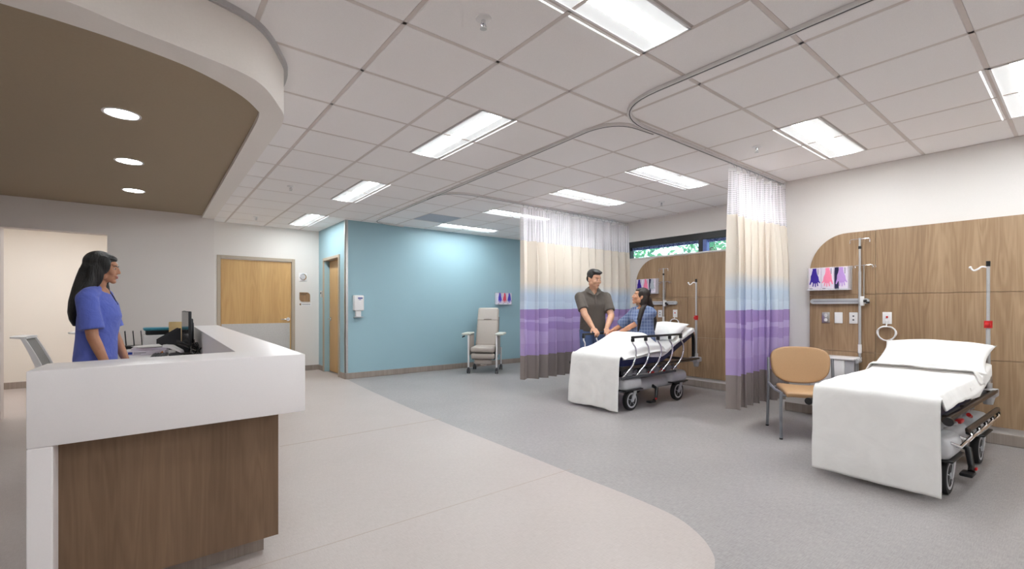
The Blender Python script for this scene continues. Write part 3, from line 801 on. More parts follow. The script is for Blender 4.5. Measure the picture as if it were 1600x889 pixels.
carton(0.015, 5.90, WT + 0.0425, 0.28, 0.20, 0.026, rad(-4), 'thin lilac carton lying on the blue-marked carton', logo=False)
t = thing('paper_sheet', 'loose white sheets on top of the flat cartons', 'paper', (0.005, 5.92, WT + 0.0692), rad(20), 'loose sheets')
b = B()
for k in range(4):
    a = rad(random.uniform(-14, 14)); c, s = math.cos(a), math.sin(a); z = k * 0.002
    b.grid(lambda u, v, c=c, s=s, z=z: ((u - 0.5) * 0.2 * c - (v - 0.5) * 0.27 * s, (u - 0.5) * 0.2 * s + (v - 0.5) * 0.27 * c, z + 0.001 + 0.01 * u * v), 4, 4)
b.make('sheets', 'paper', t)
t = thing('pamphlet', 'teal pamphlet left of the white sheets', 'pamphlet', (-0.115, 6.16, WT), rad(30))
b = B(); b.box((-0.05, -0.08, 0), (0.05, 0.08, 0.012), 0.002, 1); b.make('cover', 'teal', t)
t = thing('keyboard', 'black keyboard in front of the nearer monitor', 'keyboard', (0.085, 5.56, WT), rad(86))
b = B(); b.box((-0.2, -0.06, 0), (0.2, 0.06, 0.014), 0.004, 2); b.make('case', 'black', t)
b = B()
for i in range(14):
    for j in range(5): b.box((-0.19 + i * 0.0273, -0.052 + j * 0.021, 0.014), (-0.168 + i * 0.0273, -0.035 + j * 0.021, 0.019), 0.002, 1)
b.make('keys', 'darkgrey', t)
t = thing('label_scanner', 'white and grey handheld device in its cradle before the monitor', 'scanner', (0.21, 5.50, WT), rad(60))
b = B(); b.oval([(0, 0, 0, 0.045, 0.06), (0, 0, 0.02, 0.045, 0.06), (0, 0.01, 0.03, 0.03, 0.04)], 20); b.auto('cradle', 'darkgrey', t)
b = B(); b.loft([[(-0.03, -0.06, 0.03), (0.03, -0.06, 0.03), (0.03, -0.05, 0.055), (-0.03, -0.05, 0.055)], [(-0.035, 0.04, 0.075), (0.035, 0.04, 0.075), (0.035, 0.04, 0.105), (-0.035, 0.04, 0.105)], [(-0.03, 0.10, 0.085), (0.03, 0.10, 0.085), (0.03, 0.10, 0.11), (-0.03, 0.10, 0.11)]]); b.auto('handpiece', 'white', t)
t = thing('cable_bundle', 'tangle of black cables between the monitors and the counter', 'cables', (0.375, 5.6, WT))
b = B(); rr = random.Random(5)
for k in range(7):
    pts = [(-0.02 + rr.uniform(-0.03, 0.04), -0.35 + i * 0.12 + rr.uniform(-0.03, 0.03), 0.012 + abs(rr.gauss(0, 0.045))) for i in range(7)]
    b.tube(bez(pts, 5), 0.005, 6)
b.auto('cables', 'black', t)
t = thing('desk_phone', 'black desk phone behind the cable tangle', 'phone', (0.315, 5.92, WT), rad(80))
b = B(); b.loft([[(-0.08, -0.08, 0), (0.08, -0.08, 0), (0.08, -0.08, 0.025), (-0.08, -0.08, 0.025)], [(-0.08, 0.08, 0), (0.08, 0.08, 0), (0.08, 0.08, 0.09), (-0.08, 0.08, 0.09)]]); b.auto('base', 'black', t)
b = B(); b.tube([(-0.055, -0.07, 0.055), (-0.055, -0.04, 0.065), (-0.055, 0.05, 0.108), (-0.055, 0.08, 0.112)], [0.02, 0.014, 0.014, 0.02], 10); b.auto('handset', 'darkgrey', t)

# ------------------------------------------------------------------ task chairs behind the desk
def task_chair(x, y, rz, label):
    t = thing('task_chair', label, 'office chair', (x, y, 0.0015), rz, 'white mesh task chairs')    # faces local -Y
    b = B()
    for k in range(5):
        a = 2 * PI * k / 5; b.tube([(0, 0, 0.10), (0.30 * math.cos(a), 0.30 * math.sin(a), 0.075)], [0.026, 0.016], 8)
    b.cyl((0, 0, 0.08), (0, 0, 0.36), 0.026, n=14); b.auto('star_base', 'lightgrey', t)
    for k in range(5):
        a = 2 * PI * k / 5; b = B(); x0, y0 = 0.30 * math.cos(a), 0.30 * math.sin(a); n = Vector((-math.sin(a), math.cos(a), 0))
        for s in (-1, 1): b.cyl(Vector((x0, y0, 0.032)) + n * (s * 0.008), Vector((x0, y0, 0.032)) + n * (s * 0.024), 0.032, n=14)
        b.cyl((x0, y0, 0.03), (x0, y0, 0.085), 0.008, n=8); b.auto('castor', 'darkgrey', t)
    b = B(); b.box((-0.235, -0.25, 0.41), (0.235, 0.22, 0.48), 0.04, 4); b.box((-0.10, -0.1, 0.355), (0.10, 0.1, 0.41), 0.01, 2); b.auto('seat', 'midgrey', t)
    def back(u, v):       # u across, v up
        w = 0.215 - 0.02 * v; xx = (u - 0.5) * 2 * w; return (xx, 0.24 + 0.10 * v + 0.06 * v * v - 0.05 * (1 - (2 * u - 1) ** 2) * -0.6, 0.52 + 0.43 * v)
    b = B(); b.grid(back, 12, 12); m = b.make('back_mesh', 'chairmesh', t, smooth=True)
    md = m.modifiers.new('s', 'SOLIDIFY'); md.thickness = 0.006
    b = B()
    L = [back(0, k / 10) for k in range(11)]; Rr = [back(1, k / 10) for k in range(11)]; Tt = [back(k / 10, 1) for k in range(11)]
    for side in (L, Rr):
        b.loft([[(p[0] - 0.014, p[1] - 0.012, p[2]), (p[0] + 0.014, p[1] - 0.012, p[2]), (p[0] + 0.014, p[1] + 0.045 - 0.03 * i / 10, p[2]), (p[0] - 0.014, p[1] + 0.045 - 0.03 * i / 10, p[2])] for i, p in enumerate(side)])
    b.loft([[(p[0], p[1] - 0.02, p[2] - 0.012), (p[0], p[1] + 0.075, p[2] + 0.004), (p[0], p[1] + 0.075, p[2] + 0.016), (p[0], p[1] - 0.02, p[2] + 0.012)] for p in Tt])
    b.tube([(-0.2, 0.27, 0.53), (0, 0.30, 0.50), (0.2, 0.27, 0.53)], 0.016, 8); b.tube([(0, 0.30, 0.50), (0, 0.26, 0.40), (0, 0.08, 0.38)], 0.022, 8)
    b.auto('back_frame', 'white', t)
    for s in (-1, 1):
        b = B(); b.tube([(s * 0.2, 0.05, 0.40), (s * 0.29, 0.05, 0.42), (s * 0.29, 0.05, 0.66)], 0.013, 8); b.box((s * 0.29 - 0.035, -0.12, 0.66), (s * 0.29 + 0.035, 0.13, 0.685), 0.012, 3); b.auto('armrest', 'lightgrey', t)
task_chair(-0.43, 5.84, rad(88), 'white mesh-back task chair at the left end of the desk')
task_chair(-0.13, 6.45, rad(89), 'white mesh-back task chair mostly hidden behind the nurse')

# ------------------------------------------------------------------ wall fittings by the doors
t = thing('alarm_strobe', 'round white alarm with chrome ring on a square plate by the wide door', 'alarm', (2.325, 9.4, 1.80), 0)
b = B(); b.box((-0.075, -0.012, -0.085), (0.075, 0, 0.075), 0.004, 2); b.auto('plate', 'white', t)
b = B(); b.lathe([(0.001, -0.03), (0.045, -0.03), (0.05, -0.012), (0.001, -0.012)], n=32, axis='Y'); b.auto('dome', 'lightgrey', t)
b = B(); b.lathe([(0.047, -0.012), (0.062, -0.012), (0.062, -0.024), (0.047, -0.026)], n=32, axis='Y'); b.auto('ring', 'chrome', t)
b = B(); b.box((-0.05, -0.0128, -0.08), (0.05, -0.0118, -0.074)); b.make('print_line', 'greyink', t)
t = thing('room_sign', 'brown leaf-shaped wooden room sign beside the wide maple door', 'sign', (2.36, 9.4, 1.415), 0)
r = 0.06; poly = [(-0.095, 0.09)] + [(0.035 + r * math.sin(a), 0.03 + r * math.cos(a)) for a in [PI / 2 * k / 8 for k in range(9)]] + [(0.095, -0.09)] + [(-0.035 - r * math.sin(a), -0.03 - r * math.cos(a)) for a in [PI / 2 * k / 8 for k in range(9)]]
b = B(); b.prism(poly, -0.012, -0.0, 'Y'); b.make('plaque', 'signwood', t)
b = B()
for k, (x0, x1) in enumerate(((-0.08, 0.045), (-0.08, 0.01))):
    x = x0
    while x < x1: b.box((x, -0.0135, 0.062 - k * 0.022), (x + 0.009, -0.0118, 0.073 - k * 0.022)); x += 0.0125
b.make('lettering', 'darkink', t)
t = thing('name_strip', 'small white name strip under the brown leaf-shaped sign', 'sign', (2.365, 9.4, 1.273), 0)
b = B(); b.box((-0.11, -0.006, -0.03), (0.11, 0, 0.03), 0.002, 1); b.make('strip', 'white', t)
b = B(); b.box((-0.10, -0.0072, -0.016), (-0.072, -0.0055, 0.02)); b.make('brown_mark', 'signwood', t)
b = B(); x = -0.055
while x < 0.095: b.box((x, -0.0072, -0.006), (x + 0.007, -0.0055, 0.006)); x += 0.01
b.make('lettering', 'greyink', t)
t = thing('card_reader', 'small steel card reader beside the narrow door', 'card reader', (2.62, 9.215, 1.475), 0)
b = B(); b.box((-0.012, -0.06, -0.06), (0, 0.06, 0.06), 0.004, 2); b.auto('plate', 'steel', t)
b = B(); b.box((-0.018, -0.01, 0.0), (-0.011, 0.03, 0.035), 0.003, 1); b.make('sensor', 'black', t)
t = thing('sanitizer_dispenser', 'white hand sanitizer dispenser with drip tray on the blue wall', 'dispenser', (2.822, 7.85, 1.26), 0)
b = B(); b.box((-0.085, -0.10, -0.10), (0.085, 0, 0.165), 0.02, 4); b.auto('housing', 'white', t)
b = B(); b.box((-0.045, -0.06, -0.20), (0.045, 0, -0.09), 0.004, 2); b.make('nozzle_plate', 'white', t)
b = B(); b.box((-0.075, -0.105, -0.215), (0.075, 0, -0.203), 0.004, 2); b.make('drip_tray', 'lightgrey', t)
b = B(); b.box((-0.025, -0.1012, 0.105), (0.055, -0.0995, 0.125)); b.box((-0.012, -0.1012, 0.085), (0.03, -0.0995, 0.095)); b.make('blue_print', 'blueink', t)

# ------------------------------------------------------------------ glove boxes in clear holders
def glove_poly(s=1.0, fl=False):
    """outline of a bent glove: cuff, palm and five fingers hanging down"""
    pts = [(-0.018, 0.075), (0.014, 0.078), (0.020, 0.045), (0.030, 0.02), (0.034, -0.01), (0.044, -0.03), (0.038, -0.036), (0.027, -0.022), (0.024, -0.03), (0.028, -0.058), (0.021, -0.06), (0.016, -0.034),
           (0.010, -0.034), (0.010, -0.066), (0.003, -0.067), (0.001, -0.036), (-0.005, -0.034), (-0.010, -0.064), (-0.017, -0.062), (-0.014, -0.03), (-0.022, -0.02), (-0.034, -0.048), (-0.041, -0.043), (-0.031, 0.0), (-0.030, 0.03), (-0.022, 0.05)]
    return [((-x if fl else x) * s, y * s) for x, y in pts]
def glove_station(place, rz, specs, label, labs, gp):
    """holder on the wall; local x runs along the wall, local -y faces the room"""
    W = 0.125 * len(specs) + 0.02
    t = thing('glove_box_holder', label, 'glove box holder', place, rz, 'glove box holders')
    b = B(); b.box((-W / 2, -0.004, 0), (W / 2, 0, 0.26)); b.box((-W / 2, -0.095, 0), (W / 2, -0.004, 0.004)); b.box((-W / 2, -0.095, 0.004), (-W / 2 + 0.004, -0.004, 0.25)); b.box((W / 2 - 0.004, -0.095, 0.004), (W / 2, -0.004, 0.25))
    b.make('tray', 'acrylic', t)
    b = B(); b.box((-W / 2, -0.098, 0.0), (W / 2, -0.0955, 0.018)); b.make('front_lip', 'acrylic', t)
    Rm = Matrix.Translation(Vector(place)) @ Matrix.Rotation(rz, 4, 'Z')
    for k, (mat, strip, fl) in enumerate(specs):
        x = -W / 2 + 0.01 + 0.125 * (k + 0.5); p = Rm @ Vector((x, -0.05, 0.0045))
        g = thing('glove_box', labs[k], 'glove box', p, rz, gp)
        b = B(); b.box((-0.060, -0.042, 0), (0.060, 0.042, 0.243), 0.002, 1); b.make('carton', 'cartonwhite', g)
        b = B(); b.prism([(x2, z2 + 0.118) for x2, z2 in glove_poly(1.25, fl)], -0.0438, -0.0415, 'Y'); b.make('glove_picture', mat, g)
        b = B(); b.prism([(-0.02, 0.205), (0.018, 0.205), (0.018, 0.24), (-0.02, 0.24)], -0.0432, -0.0415, 'Y'); b.make('cuff_picture', mat, g)
        if strip:
            b = B(); b.box((-0.059, -0.0432, 0.002), (-0.022, -0.0415, 0.241)); b.make('dark_band', 'p_navy', g)
        b = B(); b.box((0.03, -0.0432, 0.17), (0.036, -0.0415, 0.235)); b.box((-0.05, -0.0432, 0.012), (-0.02, -0.0415, 0.02)); b.make('print_lines', 'greyink', g)
glove_station((5.903, 1.785, 1.405), rad(-90), [('p_purple', 0, 0), ('p_pink', 0, 1), ('p_lav', 1, 0)], 'clear glove box holder on the wood panel above the tan chair',
              ['white glove box with dark purple glove, leftmost above the tan chair', 'white glove box with pink glove, middle one above the tan chair', 'glove box with navy band and lavender glove above the tan chair'], 'glove boxes above the tan chair')
glove_station((6.573, 4.60, 1.44), rad(-90), [('p_purple', 0, 0), ('p_pink', 0, 1), ('p_grey', 1, 0)], "clear glove box holder on the wood panel behind the patient's head",
              ["white glove box with dark purple glove above the patient's head", "white glove box with pink glove above the patient's head", "glove box with navy band and grey glove above the patient's head"], "glove boxes above the patient's head")
glove_station((5.95, 7.85, 1.275), 0, [('p_violet', 0, 0), ('p_red', 0, 1), ('p_violet', 0, 1)], 'clear glove box holder on the blue wall above the recliner',
              ['glove box with violet glove, left one on the blue wall', 'glove box with red glove, middle one on the blue wall', 'glove box with violet glove, right one on the blue wall'], 'glove boxes on the blue wall')

# ------------------------------------------------------------------ bedside wall fittings
def plate(name, label, x, y, z, cat, mat='white', w=0.075, h=0.12, kind='blank'):
    t = thing(name, label, cat, (x, y, z), rad(-90))
    b = B(); b.box((-w / 2, -0.008, -h / 2), (w / 2, 0, h / 2), 0.003, 2); b.auto('cover', mat, t)
    if kind == 'duplex':
        for s in (-1, 1):
            b = B(); b.lathe([(0.001, -0.012), (0.016, -0.012), (0.017, -0.007), (0.001, -0.007)], (0, 0, s * 0.026), 20, 'Y'); o = b.auto('receptacle', 'white', t)
            b = B(); b.box((-0.007, -0.0128, s * 0.026 - 0.004), (-0.005, -0.0118, s * 0.026 + 0.006)); b.box((0.005, -0.0128, s * 0.026 - 0.004), (0.007, -0.0118, s * 0.026 + 0.006)); b.make('slots', 'black', o)
    if kind == 'ports':
        for s in (-1, 1):
            b = B(); b.box((-0.008, -0.0095, s * 0.02 - 0.007), (0.008, -0.007, s * 0.02 + 0.007)); b.make('port', 'darkgrey', t)
    return t
def call_point(x, y, z, label):
    t = plate('nurse_call_plate', label, x, y, z, 'call point', kind='none')
    b = B(); b.box((-0.008, -0.012, 0.0), (0.008, -0.007, 0.02)); b.make('call_button', 'red', t)
    b = B(); b.box((-0.012, -0.02, -0.05), (0.012, -0.007, -0.02), 0.003, 1); b.make('socket', 'white', t)
    b = B(); pts = [(0, -0.015, -0.05), (-0.003, -0.022, -0.075)]
    for k in range(60):
        a = PI / 2 + 2 * PI * k / 20; r = 0.075 + 0.004 * math.sin(k * 0.9); pts.append((r * math.cos(a), -0.024 - 0.004 * (k // 20), -0.155 + r * math.sin(a) * 0.95))
    b.tube(pts, 0.0065, 8); b.auto('coiled_cord', 'white', t)
    b = B(); b.cyl((0.03, -0.03, -0.215), (0.055, -0.03, -0.25), 0.012, 0.010, 12); b.auto('pendant_button', 'white', t)
PXW = 5.905
plate('wall_outlet', 'steel duplex outlet on the wood panel, left of the white plates', PXW, 1.83, 1.105, 'outlet', 'steel', kind='duplex')
plate('blank_plate', 'blank white wall plate right of the steel outlet', PXW, 1.71, 1.105, 'wall plate')
plate('data_plate', 'white two-port plate behind the IV pole by the tan chair', PXW, 1.575, 1.105, 'wall plate', kind='ports')
call_point(PXW, 1.29, 1.11, 'white nurse call plate with coiled cord above the empty bed')
PXF = 6.575
plate('blank_plate', "blank white wall plate just right of the patient's hair", PXF, 4.53, 1.115, 'wall plate')
plate('data_plate', 'white two-port plate left of the IV pole behind the patient', PXF, 4.385, 1.115, 'wall plate', kind='ports')
call_point(PXF, 4.11, 1.12, "white nurse call plate with coiled cord above the patient's pillow")
def rail(x, y0, y1, z, label):
    t = thing('equipment_rail', label, 'rail', (x, (y0 + y1) / 2, z), rad(-90), 'wall equipment rails'); L = (y1 - y0) / 2; h = 0.028
    poly = [(L - h + h * math.cos(a), h * math.sin(a)) for a in [-PI / 2 + PI * k / 12 for k in range(13)]] + [(-L + h + h * math.cos(a), h * math.sin(a)) for a in [PI / 2 + PI * k / 12 for k in range(13)]]
    b = B(); b.prism(poly, -0.03, 0, 'Y'); b.auto('body', 'lightgrey', t, 30)
    b = B(); b.box((-L + 0.03, -0.0325, -0.006), (L - 0.05, -0.0295, 0.006)); b.make('channel', 'midgrey', t)
rail(PXW, 1.435, 1.975, 1.285, 'grey equipment rail under the glove boxes by the tan chair')
rail(PXF, 4.07, 4.72, 1.29, 'grey equipment rail behind the patient')
def hooks(b, c, along, w, drop, r=0.004):
    c, a = Vector(c), Vector(along)
    for s in (-1, 1): b.tube([c, c + a * s * w * 0.9, c + a * s * w + Vector((0, 0, -0.01)), c + a * s * w + Vector((0, 0, -drop))], r, 8); b.ell(c + a * s * w + Vector((0, 0, -drop)), r * 1.8, n=8, m=6)
def rail_pole(x, y, zb, zt, y2, zt2, label):
    t = thing('wall_iv_pole', label, 'IV pole', (x, y, 0), 0, 'IV poles hung on the wall rails')
    b = B(); b.cyl((0, 0, zb), (0, 0, zt - 0.35), 0.0125, n=16); b.cyl((0, 0, zt - 0.36), (0, 0, zt), 0.010, n=16); b.auto('pole', 'alu', t)
    b = B(); hooks(b, (0, 0, zt - 0.01), (0, 1, 0), 0.085, 0.035); b.auto('hanger', 'chrome', t)
    b = B(); b.cyl((0, 0, zt - 0.115), (0, 0, zt - 0.085), 0.014, n=16); b.auto('collar', 'black', t)
    b = B(); b.cyl((0, 0, zb + 0.10), (0, 0, zb + 0.19), 0.0165, n=16); b.auto('grip_sleeve', 'white', t)
    b = B(); b.box((-0.012, -0.035, 1.235), (0.034, 0.0, 1.335), 0.006, 2); b.auto('rail_clamp', 'white', t)
    b = B(); b.cyl((-0.005, -0.06, 1.285), (-0.005, -0.034, 1.285), 0.014, n=12); b.cyl((-0.005, -0.085, 1.27), (-0.005, -0.055, 1.27), 0.010, n=10); b.auto('clamp_knob', 'black', t)
    dy = y2 - y
    b = B(); b.cyl((0.02, dy, 1.29), (0.02, dy, zt2), 0.006, n=12); hooks(b, (0.02, dy, zt2 - 0.005), (0, 1, 0), 0.075, 0.02); 
    for s in (-1, 1):
        for q in (0, 1): b.tube([(0.02 + 0.018 * math.cos(2 * PI * k / 14), dy + s * (0.078 + 0.02 * q) + 0.0, zt2 - 0.02 + 0.018 * math.sin(2 * PI * k / 14)) for k in range(14)], 0.0025, 6, closed=True)
    b.auto('short_hook_rod', 'chrome', t)
rail_pole(5.845, 1.505, 0.64, 1.945, 1.475, 1.665, 'wall IV pole with T-hook hung by the tan chair')
rail_pole(6.515, 4.285, 0.88, 1.85, 4.27, 1.64, 'wall IV pole with T-hook standing up behind the patient')

# bedside cabinet on the wall, behind the chair
t = thing('bedside_cabinet', 'white wall cabinet with side slots behind the tan chair', 'cabinet', (5.78, 1.70, 0.0), 0)
b = B(); b.box((-0.14, -0.115, 0.30), (0.12, 0.20, 0.672), 0.006, 2); b.auto('body', 'white', t)
b = B(); b.box((-0.15, -0.20, 0.673), (0.122, 0.21, 0.695), 0.006, 2); b.auto('shelf_top', 'solid', t)
b = B(); b.cyl((-0.08, -0.20, 0.665), (0.02, -0.20, 0.665), 0.026, n=20); b.auto('rounded_end', 'lightgrey', t)
for k in range(3):
    b = B(); b.box((-0.13 + k * 0.075, -0.195, 0.34), (-0.115 + k * 0.075, -0.116, 0.665)); b.make('divider', 'lightgrey', t)
b = B(); b.box((-0.142, -0.10, 0.44), (-0.1395, 0.185, 0.443)); b.make('drawer_line', 'midgrey', t)

# ------------------------------------------------------------------ recliner
t = thing('medical_recliner', 'greige vinyl medical recliner with castors against the blue wall', 'recliner', (5.0, 7.13, 0), rad(-45))
b = B(); b.box((-0.225, -0.30, 0.385), (0.225, 0.22, 0.495), 0.045, 5); b.auto('seat', 'recliner', t)
b = B()
def sect(v, wid, th): return v
prof = [(0.16, 0.47, 0.215, 0.10), (0.20, 0.62, 0.225, 0.11), (0.265, 0.84, 0.232, 0.10)]
def slab(b, y0, z0, y1, z1, w0, w1, th, bev):
    d = Vector((0, y1 - y0, z1 - z0)); L = d.length; ang = math.atan2(-(y1 - y0), z1 - z0)
    t2 = bmesh.new(); bmesh.ops.create_cube(t2, size=1.0)
    for v in t2.verts:
        w = w0 if v.co.z < 0 else w1
        v.co = Vector((v.co.x * 2 * w, v.co.y * th, v.co.z * L))
    bmesh.ops.bevel(t2, geom=t2.edges[:], offset=bev, segments=4, profile=0.5, affect='EDGES')
    b.merge(t2, Matrix.Translation((0, (y0 + y1) / 2, (z0 + z1) / 2)) @ Matrix.Rotation(ang, 4, 'X'))
slab(b, 0.20, 0.46, 0.425, 1.205, 0.222, 0.205, 0.12, 0.045); bk = b.auto('backrest', 'recliner', t)
b = B(); slab(b, 0.3448, 0.953, 0.3472, 0.961, 0.205, 0.205, 0.1215, 0.002); b.auto('head_seam', 'seamgrey', bk)
b = B(); b.ell((0, 0.298, 0.985), (0.085, 0.02, 0.018)); b.auto('neck_crease', 'seamgrey', bk)
b = B(); slab(b, 0.275, 0.47, 0.435, 1.03, 0.215, 0.212, 0.03, 0.008); b.make('back_shell', 'black', t)
b = B(); b.box((-0.22, -0.285, 0.265), (0.22, -0.19, 0.37), 0.035, 4); b.auto('footrest', 'recliner', t)
b = B(); b.box((-0.155, -0.24, 0.17), (0.155, -0.14, 0.255), 0.02, 3); b.box((-0.05, -0.22, 0.14), (0.06, -0.15, 0.17), 0.012, 2); b.auto('foot_flap', 'recliner', t)
b = B(); b.box((-0.215, -0.18, 0.25), (0.215, 0.26, 0.385)); b.make('underframe', 'darkgrey', t)
for s in (-1, 1):
    b = B(); b.box((s * 0.31 - 0.075, -0.31, 0.705), (s * 0.31 + 0.075, 0.17, 0.745), 0.018, 4); b.auto('armrest_pad', 'sage', t)
    b = B(); b.box((s * 0.255 - 0.012, -0.24, 0.33), (s * 0.255 + 0.012, 0.17, 0.70), 0.01, 3); b.auto('side_panel', 'recliner', t)
    for yy in (-0.27, 0.30):
        b = B(); b.box((s * 0.262 - 0.014, yy - 0.018, 0.115), (s * 0.262 + 0.014, yy + 0.018, 0.705 if yy < 0 else 0.44), 0.005, 2); leg = b.auto('leg', 'white', t)
        b = B(); b.cyl((s * 0.262, yy, 0.07), (s * 0.262, yy, 0.12), 0.013, n=10); b.box((s * 0.262 - 0.018, yy - 0.03, 0.055), (s * 0.262 + 0.018, yy + 0.03, 0.10), 0.008, 2)
        for q in (-1, 1): b.cyl((s * 0.262 + q * 0.010, yy + 0.008, 0.045), (s * 0.262 + q * 0.026, yy + 0.008, 0.045), 0.045, n=18)
        b.auto('castor', 'darkgrey', leg)
b = B(); b.tube([(-0.33, -0.26, 0.69), (-0.37, -0.27, 0.675), (-0.38, -0.24, 0.665)], 0.012, 8); b.auto('recline_lever', 'black', t)

# ------------------------------------------------------------------ tan guest chair
t = thing('guest_chair', 'tan vinyl guest chair with grey tube legs beside the empty bed', 'chair', (4.92, 1.67, 0), rad(-55))
b = B()
def seatpt(u, v):
    x = (u - 0.5) * 0.50 * (1.0 - 0.10 * v); y = -0.25 + 0.47 * v
    ed = max(0, 1 - 4 * min(u, 1 - u, v + 0.05, 1 - v + 0.05)); z = 0.462 + 0.012 * v - 0.05 * max(0.0, 0.28 - v) ** 1.2 - 0.02 * (1 - (2 * u - 1) ** 2) * (0.4 + 0.6 * v) - 0.018 * ed ** 2
    return (x, y, z)
b.grid(seatpt, 16, 16); o = b.make('seat', 'tan', t, smooth=True); md = o.modifiers.new('s', 'SOLIDIFY'); md.thickness = 0.045; md.offset = -1; md = o.modifiers.new('b', 'BEVEL'); md.width = 0.015; md.segments = 3
b = B(); b.box((-0.21, -0.19, 0.395), (0.21, 0.19, 0.412), 0.006, 2); b.make('seat_pan', 'black', t)
def backpt(a, rr):
    """super-oval back shell, straighter along the top"""
    c, s = math.cos(a), math.sin(a); p = 3.2
    x = 0.262 * math.copysign(abs(c) ** (2 / p), c); z = 0.165 * math.copysign(abs(s) ** (2 / p), s)
    x *= 1.0 + 0.05 * (z / 0.165); x *= rr; z *= rr
    if z < 0: z *= 1.0 + 0.22 * (1 - (x / 0.27) ** 2)
    return (x, 0.245 + 0.16 * z - 0.28 * 0 + 0.055 * (1 - (x / 0.27) ** 2), 0.655 + z)
b = B(); b.grid(lambda u, v: backpt(2 * PI * u, max(v, 0.001)), 48, 8); bmesh.ops.remove_doubles(b.bm, verts=b.bm.verts, dist=0.0008)
o = b.make('backrest', 'tan', t, smooth=True); md = o.modifiers.new('s', 'SOLIDIFY'); md.thickness = 0.035; md.offset = 0; md = o.modifiers.new('b', 'BEVEL'); md.width = 0.014; md.segments = 3
for s in (-1, 1):
    x = s * 0.283
    b = B(); b.tube([(x, -0.215, 0.012), (x, -0.205, 0.30), (x * 0.98, -0.195, 0.435)], 0.0135, 12); o = b.auto('front_leg', 'greymetal', t)
    b = B(); b.cyl((x, -0.215, 0), (x, -0.215, 0.014), 0.015, n=12); b.auto('foot_cap', 'black', o)
    b = B(); b.tube([(x, 0.30, 0.012), (x, 0.255, 0.42), (x, 0.245, 0.52), (x, 0.262, 0.71)], 0.0135, 12); o = b.auto('rear_leg', 'greymetal', t)
    b = B(); b.cyl((x, 0.301, 0), (x, 0.30, 0.014), 0.015, n=12); b.auto('foot_cap', 'black', o)
    b = B(); b.tube([(x * 0.98, -0.195, 0.43), (x, 0.0, 0.425), (x, 0.252, 0.455)], 0.0115, 10); b.auto('side_rail', 'greymetal', t)
b = B(); b.tube([(-0.277, -0.19, 0.40), (0.277, -0.19, 0.40)], 0.010, 8); b.tube([(-0.28, 0.2, 0.42), (0.28, 0.2, 0.42)], 0.010, 8); b.auto('cross_bar', 'greymetal', t)
# ================================================================== stretchers
def mat_top(x, hinge, slope, z=0.632):
    d = x - hinge; k = 0.10
    if d < -k: return z
    if d > k: return z + slope * d
    return z + slope * (d + k) ** 2 / (4 * k)
def rail_up(t, side, label=None):
    y = side * 0.385
    b = B(); b.box((-0.585, y - 0.016, 0.855), (0.465, y + 0.016, 0.882), 0.011, 3); r = b.auto('side_rail', 'black', t)
    for k in range(5):
        xt = -0.565 + k * 0.252; xb = xt - 0.13; o = side * 0.02
        pts = [(xt, y, 0.862), (xt - 0.004, y, 0.80), (xt + 0.035, y + o * 0.5, 0.74), (xt + 0.028, y + o, 0.64), (xt - 0.035, y + o * 0.6, 0.53), (xb - 0.02, y, 0.44), (xb - 0.035, y - o, 0.40)]
        b = B(); b.tube(bez(pts, 5), 0.0105, 10); b.auto('rail_post', 'chrome', r)
        b = B(); b.box((xt - 0.020, y - 0.015, 0.815), (xt + 0.020, y + 0.015, 0.858), 0.007, 2); b.auto('post_socket', 'black', r)
    b = B(); b.box((-0.76, y - 0.010 * side - 0.012, 0.385), (0.34, y - 0.010 * side + 0.012, 0.412), 0.004, 1); b.auto('pivot_bar', 'darkgrey', r)
def rail_down(t, side):
    y = side * 0.415
    b = B(); b.box((-0.46, y - 0.014, 0.405), (0.60, y + 0.014, 0.437), 0.010, 3); r = b.auto('side_rail', 'bronze', t)
    for k in range(5):
        x = -0.40 + k * 0.24
        b = B(); b.tube([(x, y, 0.41), (x - 0.03, y + side * 0.012, 0.375), (x - 0.20, y - side * 0.01, 0.335), (x - 0.25, y - side * 0.05, 0.36)], 0.0105, 8); b.auto('rail_post', 'chrome', r)
        b = B(); b.box((x - 0.02, y - 0.018, 0.385), (x + 0.02, y + 0.018, 0.41), 0.006, 2); b.auto('post_socket', 'black', r)
